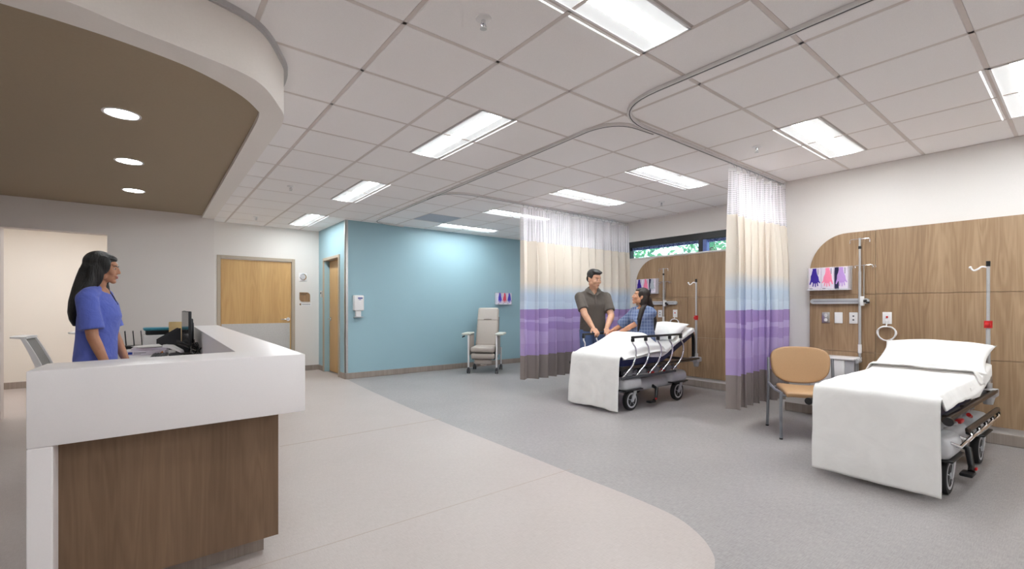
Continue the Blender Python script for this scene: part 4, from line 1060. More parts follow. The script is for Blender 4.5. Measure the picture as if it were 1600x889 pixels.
def stretcher(loc, rz, label, hinge, slope, up):
    t = thing('hospital_stretcher', label, 'hospital bed', loc, rz, 'patient stretchers')
    # moulded base cover
    b = B()
    b.box((-0.60, -0.29, 0.19), (0.52, 0.29, 0.325), 0.05, 4); b.box((-0.42, -0.25, 0.24), (0.34, 0.25, 0.35), 0.045, 4)
    for x in (-0.525, 0.455):
        for y in (-0.285, 0.285): b.box((x - 0.18, y - 0.095, 0.235), (x + 0.18, y + 0.095, 0.392), 0.065, 5)
    b.blob('base_cover', 'lightgrey', t, 0.010, 4)
    for x in (-0.525, 0.455):
        for y in (-0.29, 0.29):
            s = 1 if y > 0 else -1
            b = B(); b.box((x - 0.165, y - 0.098, 0.240), (x + 0.165, y + 0.100, 0.256), 0.008, 3); b.auto('bumper', 'black', t)
            b = B(); b.lathe([(0.085, -0.024), (0.116, -0.024), (0.120, -0.016), (0.120, 0.016), (0.116, 0.024), (0.085, 0.024)], (x, y + s * 0.03, 0.121), 40, 'Y')
            tr = b.auto('castor', 'rubber', t)
            b = B(); b.lathe([(0.001, -0.025), (0.060, -0.022), (0.080, -0.0255), (0.090, -0.0255), (0.090, 0.0255), (0.080, 0.0255), (0.060, 0.022), (0.001, 0.025)], (x, y + s * 0.03, 0.121), 40, 'Y')
            for k in range(5):
                a = 2 * PI * k / 5 + 0.3
                b.cyl((x + 0.016 * math.cos(a), y + s * 0.047, 0.121 + 0.016 * math.sin(a)), (x + 0.082 * math.cos(a), y + s * 0.047, 0.121 + 0.082 * math.sin(a)), 0.008, n=8)
            b.cyl((x, y + s * 0.045, 0.121), (x, y + s * 0.062, 0.121), 0.02, n=16)
            b.auto('hub', 'lightgrey', tr)
            b = B(); b.loft([[(x - 0.02, y + s * 0.058, 0.105), (x + 0.02, y + s * 0.058, 0.105), (x + 0.02, y + s * 0.068, 0.105), (x - 0.02, y + s * 0.068, 0.105)], [(x + 0.02, y + s * 0.062, 0.23), (x + 0.075, y + s * 0.062, 0.23), (x + 0.075, y + s * 0.072, 0.23), (x + 0.02, y + s * 0.072, 0.23)]]); b.auto('fork', 'lightgrey', tr)
    # lifting columns, litter frame
    for x in (-0.33, 0.25):
        b = B(); b.cyl((x, 0, 0.28), (x, 0, 0.42), 0.075, n=24); b.cyl((x, 0, 0.40), (x, 0, 0.50), 0.055, n=24); b.box((x - 0.12, -0.16, 0.455), (x + 0.12, 0.16, 0.495), 0.01, 2); b.auto('lift_column', 'darkgrey', t)
    b = B()
    for y in (-0.30, 0.30): b.box((-0.80, y - 0.02, 0.485), (0.86, y + 0.02, 0.525), 0.006, 2)
    for x in (-0.78, -0.2, 0.3, 0.84): b.box((x - 0.02, -0.30, 0.485), (x + 0.02, 0.30, 0.52), 0.004, 1)
    b.box((-0.78, -0.29, 0.505), (hinge + 0.02, 0.29, 0.528), 0.004, 1); b.auto('litter_frame', 'darkgrey', t)
    for y in (-0.362, 0.362):
        b = B(); b.box((-0.775, y - 0.014, 0.505), (0.93, y + 0.014, 0.533), 0.006, 2)
        for x in (-0.6, -0.1, 0.4, 0.85): b.box((x - 0.012, min(y, y * 0.85), 0.508), (x + 0.012, max(y, y * 0.85), 0.526))
        o = b.auto('side_bar', 'bronze', t)
        b = B(); b.cyl((-0.80, y * 1.06, 0.519), (-0.765, y * 1.06, 0.519), 0.026, n=20); b.auto('end_cap', 'black', o)
    # under-frame mechanism seen below the mattress
    b = B(); rr = random.Random(3)
    for k in range(4):
        x = -0.5 + k * 0.27; b.box((x - 0.05, -0.30, 0.40), (x + 0.05, -0.2, 0.47), 0.01, 2); b.cyl((x + 0.08, -0.28, 0.43), (x + 0.16, -0.26, 0.45), 0.022, n=14)
    b.tube([(-0.6, -0.27, 0.44), (-0.2, -0.31, 0.40), (0.25, -0.27, 0.45), (0.5, -0.29, 0.42)], 0.012, 8); b.auto('mechanism', 'midgrey', t)
    b = B(); b.box((-0.16, -0.335, 0.40), (-0.06, -0.30, 0.425), 0.006, 2); b.cyl((0.1, -0.33, 0.43), (0.16, -0.33, 0.41), 0.014, n=12); b.auto('release_handle', 'red', t)
    # mattress: one bend, pulled along the hinge
    xs_ = [-0.765 + 1.585 * k / 40 for k in range(41)]
    b = B(); L = []
    for k, x in enumerate(xs_):
        zt = mat_top(x, hinge, slope); r = 0.02; e = 0.012 if k in (0, 40) else 0
        L.append([(x, -0.33 + e, zt - 0.10 + e), (x, 0.33 - e, zt - 0.10 + e), (x, 0.335 - e, zt - 0.05), (x, 0.33 - e, zt - r * 0.4 - e), (x, 0.31, zt - e), (x, -0.31, zt - e), (x, -0.33 + e, zt - r * 0.4 - e), (x, -0.335 + e, zt - 0.05)])
    b.loft(L); b.auto('mattress', 'navy', t, 50)
    # backrest panel under the raised part
    b = B(); L = []
    for x in (hinge, 0.80):
        z = mat_top(x, hinge + 0.001, slope) - 0.115
        L.append([(x, -0.28, z), (x, 0.28, z), (x, 0.28, z + 0.012), (x, -0.28, z + 0.012)])
    b.loft(L); b.make('backrest_panel', 'darkgrey', t)
    # push handles at the head end
    for s in (-1, 1):
        ze = mat_top(0.80, hinge, slope) - 0.06
        b = B(); b.tube(bez([(0.80, s * 0.29, ze), (0.86, s * 0.29, ze + 0.005), (0.905, s * 0.29, ze - 0.05), (0.915, s * 0.29, 0.60), (0.91, s * 0.29, 0.53)], 5), 0.021, 12); b.auto('push_handle', 'black', t)
    # head-end corner brackets and IV pole
    for s in (-1, 1):
        b = B(); b.box((0.86, s * 0.315 - 0.06, 0.47), (0.99, s * 0.315 + 0.06, 0.535), 0.012, 3); b.cyl((0.945, s * 0.315, 0.40), (0.945, s * 0.315, 0.47), 0.03, 0.045, 16); b.auto('corner_bracket', 'lightgrey', t)
    px, py = 0.945, -0.315
    b = B(); b.cyl((px, py, 0.53), (px, py, 0.58), 0.026, n=16); b.cyl((px, py, 0.53), (px, py, 1.09), 0.0145, n=16); b.cyl((px, py, 1.05), (px, py, 1.57), 0.0115, n=16); p = b.auto('iv_pole', 'alu', t)
    b = B(); b.cyl((px, py, 1.045), (px, py, 1.105), 0.026, n=20); b.box((px - 0.045, py - 0.016, 1.06), (px, py + 0.016, 1.09), 0.008, 2); b.auto('red_clamp', 'red', p)
    b = B(); b.cyl((px, py, 1.565), (px, py, 1.61), 0.014, n=14); b.auto('tip', 'black', p)
    b = B(); b.tube(bez([(px, py, 1.555), (px - 0.01, py + 0.035, 1.565), (px - 0.015, py + 0.06, 1.545), (px - 0.02, py + 0.085, 1.535), (px - 0.02, py + 0.105, 1.56)], 5), 0.007, 8); b.ell((px - 0.02, py + 0.105, 1.562), 0.011, n=10, m=8); b.auto('hook', 'white', p)
    # brake pedal on each side
    for s in (-1, 1):
        b = B(); b.tube([(-0.03, s * 0.27, 0.24), (-0.04, s * 0.35, 0.21), (-0.09, s * 0.375, 0.10), (-0.15, s * 0.385, 0.075)], [0.022, 0.022, 0.018, 0.02], 10); b.box((-0.24, s * 0.37 - 0.035, 0.055), (-0.12, s * 0.37 + 0.035, 0.08), 0.01, 2); o = b.auto('brake_pedal', 'black', t)
        b = B(); b.box((-0.145, s * 0.405 - 0.006, 0.09), (-0.115, s * 0.405 + 0.006, 0.11), 0.003, 1); b.make('pedal_mark', 'red', o)
        b = B(); b.box((0.56, s * 0.29 - 0.02, 0.205), (0.70, s * 0.29 + 0.02, 0.235), 0.012, 3); b.auto('foot_lever', 'black', t)
        b = B()
        for k in range(9): b.box((-0.28 + k * 0.028, s * 0.262 - 0.002, 0.245), (-0.262 + k * 0.028, s * 0.262 + 0.002, 0.258))
        b.make('cover_print', 'greyink', t)
    for s in (-1, 1): (rail_up if up else rail_down)(t, s)
    return t

BED1 = (5.0, 3.71, 0.0); RZ1 = 0.0; H1 = (0.12, 0.42)
BED2 = (4.64, 0.893, 0.0); RZ2 = rad(-2.3); H2 = (0.28, 0.20)
stretcher(BED1, RZ1, 'far stretcher with raised side rails, on which the patient sits', *H1, True)
stretcher(BED2, RZ2, 'near empty stretcher with lowered side rails and made-up bedding', *H2, False)

def sheet(loc, rz, hinge, slope, label, x0=-0.70, x1=0.85, seed=1, hang=0.034):
    b = B()
    def f(u, v):
        x = x0 + (x1 - x0) * u; y = (v - 0.5) * 0.94; a = abs(y); s = 1 if y > 0 else -1
        z = mat_top(x, hinge, slope) + 0.012
        dr = hang + 0.018 * noise.noise(Vector((x * 4, s * 3, seed))) + 0.012 * math.sin(x * 9 + s + seed)
        if a > 0.325:
            k = (a - 0.325) / 0.145; z -= dr * (0.3 * k + 0.7 * k ** 0.6) if k > 0 else 0; a = 0.347 + 0.005 * math.sin(x * 14 + seed) * k + 0.004 * k
        z += 0.006 * noise.noise(Vector((x * 7, y * 7, seed)))
        if u > 0.985: z -= 0.06
        return (x, s * a, z)
    b.grid(f, 60, 48); o = b.make('bed_sheet', 'linen', smooth=True); o.location = loc; o.rotation_euler = (0, 0, rz)
    md = o.modifiers.new('s', 'SOLIDIFY'); md.thickness = 0.004; md.offset = 1
    return tag(o, label, 'bed sheet')
sheet(BED1, RZ1, *H1, "white bed sheet under the patient and her pillow", seed=2)
sheet(BED2, RZ2, *H2, 'white bed sheet at the head of the empty near stretcher', x0=0.05, seed=5, hang=0.105)

def pillow(loc, rz, c, size, tilt, label, seed):
    b = B(); L, W, Hh = size
    def side(sg):
        def f(u, v):
            a, q = 2 * u - 1, 2 * v - 1
            h = (max(0.0, 1 - abs(a) ** 2.6)) ** 0.55 * (max(0.0, 1 - abs(q) ** 2.6)) ** 0.55
            pin = 1.0 - 0.09 * (1 - (a * a)) * abs(q) ** 6 - 0.0; pin2 = 1.0 - 0.10 * (1 - q * q) * abs(a) ** 6
            n = noise.noise(Vector((a * 2.2, q * 2.2, seed + sg))) * 0.016 * h
            return (a * L / 2 * pin2, q * W / 2 * pin, sg * (h * Hh / 2 + n))
        return f
    b.grid(side(1), 30, 36); b.grid(side(-1), 30, 36); bmesh.ops.remove_doubles(b.bm, verts=b.bm.verts, dist=0.0005)
    o = b.make('pillow', 'pillow', smooth=True)
    m = Matrix.Translation(loc) @ Matrix.Rotation(rz, 4, 'Z') @ Matrix.Translation(c) @ Matrix.Rotation(-tilt, 4, 'Y')
    o.location = m.to_translation(); o.rotation_euler = m.to_euler()
    return tag(o, label, 'pillow')
pillow(BED1, RZ1, (0.56, 0.0, 0.895), (0.44, 0.66, 0.155), rad(26), "white pillow behind the patient's back", 3)
pillow(BED2, RZ2, (0.72, 0.0, 0.795), (0.46, 0.74, 0.175), rad(27), 'large white pillow on the empty near stretcher', 8)

def blanket(loc, rz, prof, label, hw, drop, seed, foldback=False, flare=0.032, sidehem=0.10):
    pts = bez([(x, 0, z) for x, z in prof], 8); L = [0]
    for a, c in zip(pts[:-1], pts[1:]): L.append(L[-1] + (c - a).length)
    def at(s):
        s *= L[-1]
        for i in range(len(pts) - 1):
            if s <= L[i + 1] or i == len(pts) - 2:
                k = (s - L[i]) / max(1e-6, L[i + 1] - L[i]); return pts[i].lerp(pts[i + 1], max(0, min(1, k)))
    topz = max(p.z for p in pts); zed = 0.56
    b = B()
    def f(u, v):
        p = at(u); q = 2 * v - 1; hang = 1 - smooth01((p.z - 0.15) / 0.48) if p.x < -0.70 else 0.0
        onfoot = smooth01((-0.72 - p.x) / 0.05)
        y = q * hw; x = p.x; z = p.z
        a = abs(q); s = 1 if q > 0 else -1
        e = smooth01((a * hw - 0.318) / (hw - 0.318))
        # over the mattress the edges fall, at the foot the cloth hangs in soft folds
        fall = (drop + 0.010 * math.sin(x * 7 + seed * s)) * e * (1 - onfoot)
        over = max(0.0, z - 0.70)
        fall += over * 0.78 * smooth01((a - 0.45) / 0.5)
        z -= fall
        y += s * e * (0.012 + 0.006 * math.sin(x * 9 + seed)) * (1 - onfoot)
        dn = smooth01((0.62 - z) / 0.55) * onfoot
        x -= dn * (flare * (0.5 + 0.5 * a) + flare * 0.45 * math.sin(q * 6.5 + seed) + flare * 0.24 * math.sin(q * 13 + seed * 2))
        y += s * dn * 0.5 * flare * a
        z += onfoot * dn * 0.3 * flare * math.sin(q * 5 + seed) * (1 - u * 3 if u < 0.33 else 0)
        z += 0.008 * noise.noise(Vector((x * 6, y * 6, seed))) * (1 - onfoot)
        x += 0.006 * noise.noise(Vector((z * 7, y * 7, seed))) * onfoot
        return (x, y, z)
    b.grid(f, 96, 84); o = b.make('blanket', 'linen', smooth=True); o.location = loc; o.rotation_euler = (0, 0, rz)
    md = o.modifiers.new('s', 'SOLIDIFY'); md.thickness = 0.010; md.offset = 1
    tag(o, label, 'blanket')
    if foldback:
        x1, z1 = prof[-1]
        b = B()
        def g(u, v):
            q = 2 * v - 1; a = abs(q); e = smooth01((a * hw - 0.318) / (hw - 0.318)); s = 1 if q > 0 else -1
            ang = PI * (u - 0.5) * 1.0; w = 0.10
            if u < 0.5: x = x1 - w * (1 - 2 * u) ; z = z1 + 0.030 + 0.004 * math.sin(x * 40 + q * 5)
            else: k = (u - 0.5) * 2; x = x1 + 0.022 * math.sin(PI * k); z = z1 + 0.030 * (1 - k)
            y = q * hw + s * e * 0.014; z -= (drop + 0.012 * math.sin(q * 4)) * e * 0.95 - 0.006 * noise.noise(Vector((x * 8, y * 8, seed)))
            x += 0.012 * math.sin(q * 3.2 + 1)
            return (x, y, z)
        b.grid(g, 16, 84); fo = b.make('folded_top_edge', 'linen', o, smooth=True); md = fo.modifiers.new('s', 'SOLIDIFY'); md.thickness = 0.008; md.offset = 1
    return o
blanket(BED1, RZ1, [(-0.80, 0.035), (-0.80, 0.30), (-0.80, 0.55), (-0.765, 0.655), (-0.60, 0.72), (-0.42, 0.81), (-0.22, 0.89), (-0.05, 0.875), (0.07, 0.80), (0.13, 0.745)], "white blanket over the patient's knees and the foot of her stretcher", 0.375, 0.075, 2.0)
blanket(BED2, RZ2, [(-0.80, 0.042), (-0.80, 0.30), (-0.80, 0.57), (-0.765, 0.648), (-0.62, 0.668), (-0.2, 0.672), (0.2, 0.676), (0.42, 0.70)], 'white blanket hanging smooth over the foot of the empty near stretcher', 0.350, 0.095, 5.0, True, 0.012)
# ================================================================== people
def ik(sh, wr, l1, l2, pole):
    sh, wr, pole = Vector(sh), Vector(wr), Vector(pole); d = wr - sh; D = min(d.length, (l1 + l2) * 0.999); n = d.normalized()
    a = (l1 * l1 - l2 * l2 + D * D) / (2 * D); h = math.sqrt(max(0.0, l1 * l1 - a * a)); p = (pole - n * pole.dot(n)).normalized()
    return sh + n * a + p * h, sh + n * D
def hand(b, wrist, fdir, back, side, curl=0.5, sc=1.0, spread=0.10):
    """palm, four fingers and a thumb; side = +1 puts the thumb towards back x fdir"""
    x = Vector(fdir).normalized(); z = Vector(back); z = (z - x * z.dot(x)).normalized(); y = z.cross(x) * side; w = Vector(wrist)
    P = lambda a, c, e: w + (x * a + y * c + z * e) * sc
    rot = Matrix((x, y, z)).transposed()
    b.ell(P(0.048, 0, 0), (0.050 * sc, 0.040 * sc, 0.0155 * sc), rot); b.cap(P(-0.005, 0, 0), P(0.03, 0, 0), 0.024 * sc, 0.026 * sc)
    b.ell(P(0.03, 0.024, -0.006), (0.03 * sc, 0.017 * sc, 0.015 * sc), rot)
    for k, (c, ln, r) in enumerate(((0.029, 0.068, 0.0088), (0.010, 0.076, 0.009), (-0.010, 0.070, 0.0088), (-0.028, 0.054, 0.008))):
        a = 0.15 * curl; p = (0.086 - 0.004 * abs(k - 1), c, 0.0)
        for j, q in enumerate((0.45, 0.32, 0.23)):
            n = (p[0] + ln * q * math.cos(a), p[1] + ln * q * spread * (1.5 - k) * 0.6, p[2] - ln * q * math.sin(a))
            b.cap(P(*p), P(*n), r * sc * (1 - 0.1 * j), r * sc * (1 - 0.1 * (j + 1)), 10); p = n; a += curl
    b.cap(P(0.022, 0.03, -0.006), P(0.052, 0.055, -0.016), 0.0125 * sc, 0.0105 * sc, 10); b.cap(P(0.052, 0.055, -0.016), P(0.082, 0.060, -0.024), 0.0105 * sc, 0.0085 * sc, 10)
def headm(c, yaw=0.0, pitch=0.0, roll=0.0):
    return Matrix.Translation(Vector(c)) @ Matrix.Rotation(yaw, 4, 'Z') @ Matrix.Rotation(roll, 4, 'Y') @ Matrix.Rotation(pitch, 4, 'X')
def add_head(b, Hm, s=1.0, man=False):
    def E(c, r, rx=0.0):
        m = Hm @ Matrix.Translation(Vector(c) * s) @ Matrix.Rotation(rx, 4, 'X'); b.ell(m.to_translation(), [q * s for q in r], m.to_3x3(), 20, 14)
    def C(p, q, r0, r1): b.cap(Hm @ (Vector(p) * s), Hm @ (Vector(q) * s), r0 * s, r1 * s, 12)
    E((0, 0.018, 0.032), (0.074, 0.096, 0.085)); E((0, -0.022, -0.02), (0.066, 0.070, 0.085)); E((0, -0.035, -0.068), (0.050 if man else 0.045, 0.052, 0.040))
    E((0, -0.070, -0.098), (0.022, 0.020, 0.018)); E((0, -0.066, 0.036), (0.048, 0.016, 0.022))
    C((0, -0.086, 0.012), (0, -0.101, -0.024), 0.0085, 0.0112); E((0.010, -0.094, -0.028), (0.008, 0.010, 0.007)); E((-0.010, -0.094, -0.028), (0.008, 0.010, 0.007))
    for k in (-1, 1):
        E((k * 0.036, -0.062, -0.026), (0.027, 0.024, 0.026)); E((k * 0.076, 0.012, -0.012), (0.010, 0.022, 0.033)); E((k * 0.055, -0.005, -0.06), (0.018, 0.04, 0.035))
    E((0, -0.083, -0.057), (0.024, 0.012, 0.008)); E((0, -0.081, -0.069), (0.021, 0.012, 0.008))
def face(par, Hm, s, lip, hair, smile=0.0):
    for k in (-1, 1):
        b = B(); m = Hm @ Matrix.Translation(Vector((k * 0.030, -0.0755, 0.003)) * s); b.ell(m.to_translation(), (0.0125 * s, 0.009 * s, 0.0055 * s), m.to_3x3(), 14, 10); e = b.auto('eye', 'eyewhite', par)
        b = B(); m = Hm @ Matrix.Translation(Vector((k * 0.030, -0.0812, 0.003)) * s); b.ell(m.to_translation(), (0.0056 * s, 0.0045 * s, 0.0054 * s), m.to_3x3(), 12, 8); b.auto('iris', 'iris', e)
        b = B(); b.tube([Hm @ (Vector(p) * s) for p in ((k * 0.013, -0.0860, 0.022), (k * 0.03, -0.0835, 0.027), (k * 0.048, -0.0715, 0.022))], [0.0025 * s, 0.0036 * s, 0.002 * s], 8); b.auto('eyebrow', hair, par)
    b = B()
    for dz, w in ((-0.0575, 0.021), (-0.0675, 0.018)):
        b.tube([Hm @ (Vector(p) * s) for p in ((-w, -0.0855, dz + smile), (-w * 0.45, -0.0925, dz), (0, -0.0940, dz - 0.001), (w * 0.45, -0.0925, dz), (w, -0.0855, dz + smile))], [0.002 * s, 0.0045 * s, 0.0045 * s, 0.0045 * s, 0.002 * s], 8)
    b.auto('lips', lip, par)
def S3(s): return lambda *p: tuple(q * s for q in p)

def ringz(b, rings, n=32, cap=True):
    """rings of (cx, cy, z, rx, ry, front dip)"""
    L = []
    for cx, cy, z, rx, ry, dip in rings:
        q = []
        for k in range(n):
            a = 2 * PI * k / n; f = max(0.0, -math.sin(a)) ** 3
            q.append((cx + rx * math.cos(a), cy + ry * math.sin(a) - 0.012 * f * (dip > 0), z - dip * f))
        L.append(q)
    b.loft(L, cap)

# ------------------------------------------------------------------ nurse
def nurse():
    s = 0.945; px, py = -0.300, 4.70; rz = rad(76)
    t = thing('person', 'woman in blue scrubs with long black hair standing behind the white desk', 'person', (px, py, 0.0015), rz)
    Hm = headm((0, -0.035 * s, 1.605 * s), rad(2), rad(6))
    b = B()
    ringz(b, [(0, 0.01, 0.84 * s, 0.155, 0.11, 0), (0, 0.015, 0.93 * s, 0.165, 0.12, 0), (0, 0.005, 1.08 * s, 0.128, 0.092, 0), (0, -0.005, 1.26 * s, 0.145, 0.112, 0), (0, 0.005, 1.38 * s, 0.14, 0.085, 0), (0, 0.01, 1.44 * s, 0.075, 0.06, 0)])
    b.cap((0, 0.012, 1.40 * s), (0, -0.012, 1.535 * s), 0.05, 0.047); add_head(b, Hm, 0.96)
    b.ell((0, -0.022, 1.395 * s), (0.055, 0.05, 0.06))
    arms = {}
    for sg, wr, pole in ((-1, (-0.19, -0.11, 0.832 * s), (-0.3, 1, 0)), (1, (0.21, -0.11, 0.832 * s), (0.3, 1, 0))):
        sh = Vector((sg * 0.165, 0.012, 1.352 * s)); el, w = ik(sh, wr, 0.275, 0.235, pole); arms[sg] = (sh, el, w)
        b.ell(sh, (0.052, 0.05, 0.05)); b.cap(sh, el, 0.045, 0.037); b.cap(el, el.lerp(w, 0.35), 0.037, 0.036); b.cap(el.lerp(w, 0.35), w, 0.036, 0.025)
        hand(b, w, (w - el) + Vector((0, -0.05, -0.05)), (sg, 0.15, 0.1), sg, 0.28, 0.93)
    for sg in (-1, 1):
        b.cap((sg * 0.08, 0.01, 0.86 * s), (sg * 0.085, 0.0, 0.48 * s), 0.08, 0.055); b.cap((sg * 0.085, 0, 0.48 * s), (sg * 0.085, 0.02, 0.09 * s), 0.054, 0.036); b.ell((sg * 0.09, -0.045, 0.04), (0.04, 0.11, 0.035))
    body = b.blob('body', 'skin_a', t, 0.0048, 2); face(t, Hm, 0.96, 'lip', 'hair_black', 0.004)
    b = B()
    ringz(b, [(0, 0.012, 0.80 * s, 0.188, 0.120, 0), (0, 0.014, 0.88 * s, 0.184, 0.122, 0), (0, 0.006, 1.05 * s, 0.168, 0.116, 0), (0, -0.010, 1.22 * s, 0.166, 0.128, 0), (0, -0.004, 1.32 * s, 0.166, 0.112, 0), (0, 0.006, 1.38 * s, 0.158, 0.085, 0), (0, 0.010, 1.42 * s, 0.115, 0.072, 0.01), (0, 0.012, 1.462 * s, 0.062, 0.060, 0.09)])
    for sg in (-1, 1):
        sh, el, w = arms[sg]; d = (el - sh).normalized()
        b.cap((sg * 0.045, 0.006, 1.425 * s), (sg * 0.145, 0.006, 1.382 * s), 0.046, 0.058); b.cap(sh + Vector((-sg * 0.003, 0, 0)), sh + d * 0.13, 0.066, 0.064, 24); b.cyl(sh + d * 0.08, sh + d * 0.225, 0.064, 0.076, 24)
    sc = b.blob('scrub_top', 'scrub', t, 0.0075, 4)
    b = B(); b.tube([(0.035, -0.052, 1.43 * s), (0.012, -0.092, 1.37 * s), (0.003, -0.118, 1.31 * s)], 0.004, 8); b.auto('lanyard', 'navycloth', sc)
    b = B()
    ringz(b, [(0, 0.012, 0.78 * s, 0.165, 0.112, 0), (0, 0.012, 0.90 * s, 0.16, 0.112, 0), (0, 0.012, 0.98 * s, 0.145, 0.10, 0)])
    for sg in (-1, 1): b.cyl((sg * 0.085, 0.01, 0.86 * s), (sg * 0.088, 0.015, 0.075), 0.10, 0.075, 20)
    b.blob('scrub_trousers', 'scrub', t, 0.009, 3)
    for sg in (-1, 1):
        b = B(); b.ell((sg * 0.09, -0.045, 0.045), (0.047, 0.125, 0.045)); b.box((sg * 0.09 - 0.045, -0.165, 0.0), (sg * 0.09 + 0.045, 0.07, 0.022), 0.01, 2); b.auto('shoe', 'white', t)
    # hair: cap plus a thick fall down the back
    b = B()
    def E(c, r, rx=0.0):
        m = Hm @ Matrix.Translation(Vector(c)) @ Matrix.Rotation(rx, 4, 'X'); b.ell(m.to_translation(), r, m.to_3x3(), 20, 14)
    E((0, 0.030, 0.042), (0.084, 0.098, 0.088)); E((0, -0.012, 0.086), (0.062, 0.066, 0.030), rad(14)); E((0, 0.052, -0.03), (0.088, 0.082, 0.11))
    for k in (-1, 1): E((k * 0.066, -0.008, 0.02), (0.020, 0.052, 0.075)); E((k * 0.075, 0.022, -0.06), (0.022, 0.052, 0.10))
    ringz(b, [(0, 0.030, 1.64 * s, 0.03, 0.03, 0), (0, 0.035, 1.60 * s, 0.074, 0.072, 0), (0, 0.042, 1.53 * s, 0.092, 0.084, 0), (0, 0.060, 1.44 * s, 0.118, 0.085, 0), (0, 0.088, 1.34 * s, 0.135, 0.072, 0), (0, 0.112, 1.25 * s, 0.125, 0.052, 0), (0, 0.116, 1.19 * s, 0.105, 0.040, 0), (0, 0.112, 1.14 * s, 0.07, 0.026, 0)])
    b.cap((-0.068, 0.005, 1.60 * s), (-0.078, 0.012, 1.50 * s), 0.030, 0.036); b.cap((-0.078, 0.012, 1.50 * s), (-0.115, 0.055, 1.36 * s), 0.036, 0.040)
    b.cap((0.09, 0.0, 1.50 * s), (0.10, -0.02, 1.36 * s), 0.035, 0.03)
    b.blob('long_hair', 'hair_black', t, 0.006, 4)
nurse()

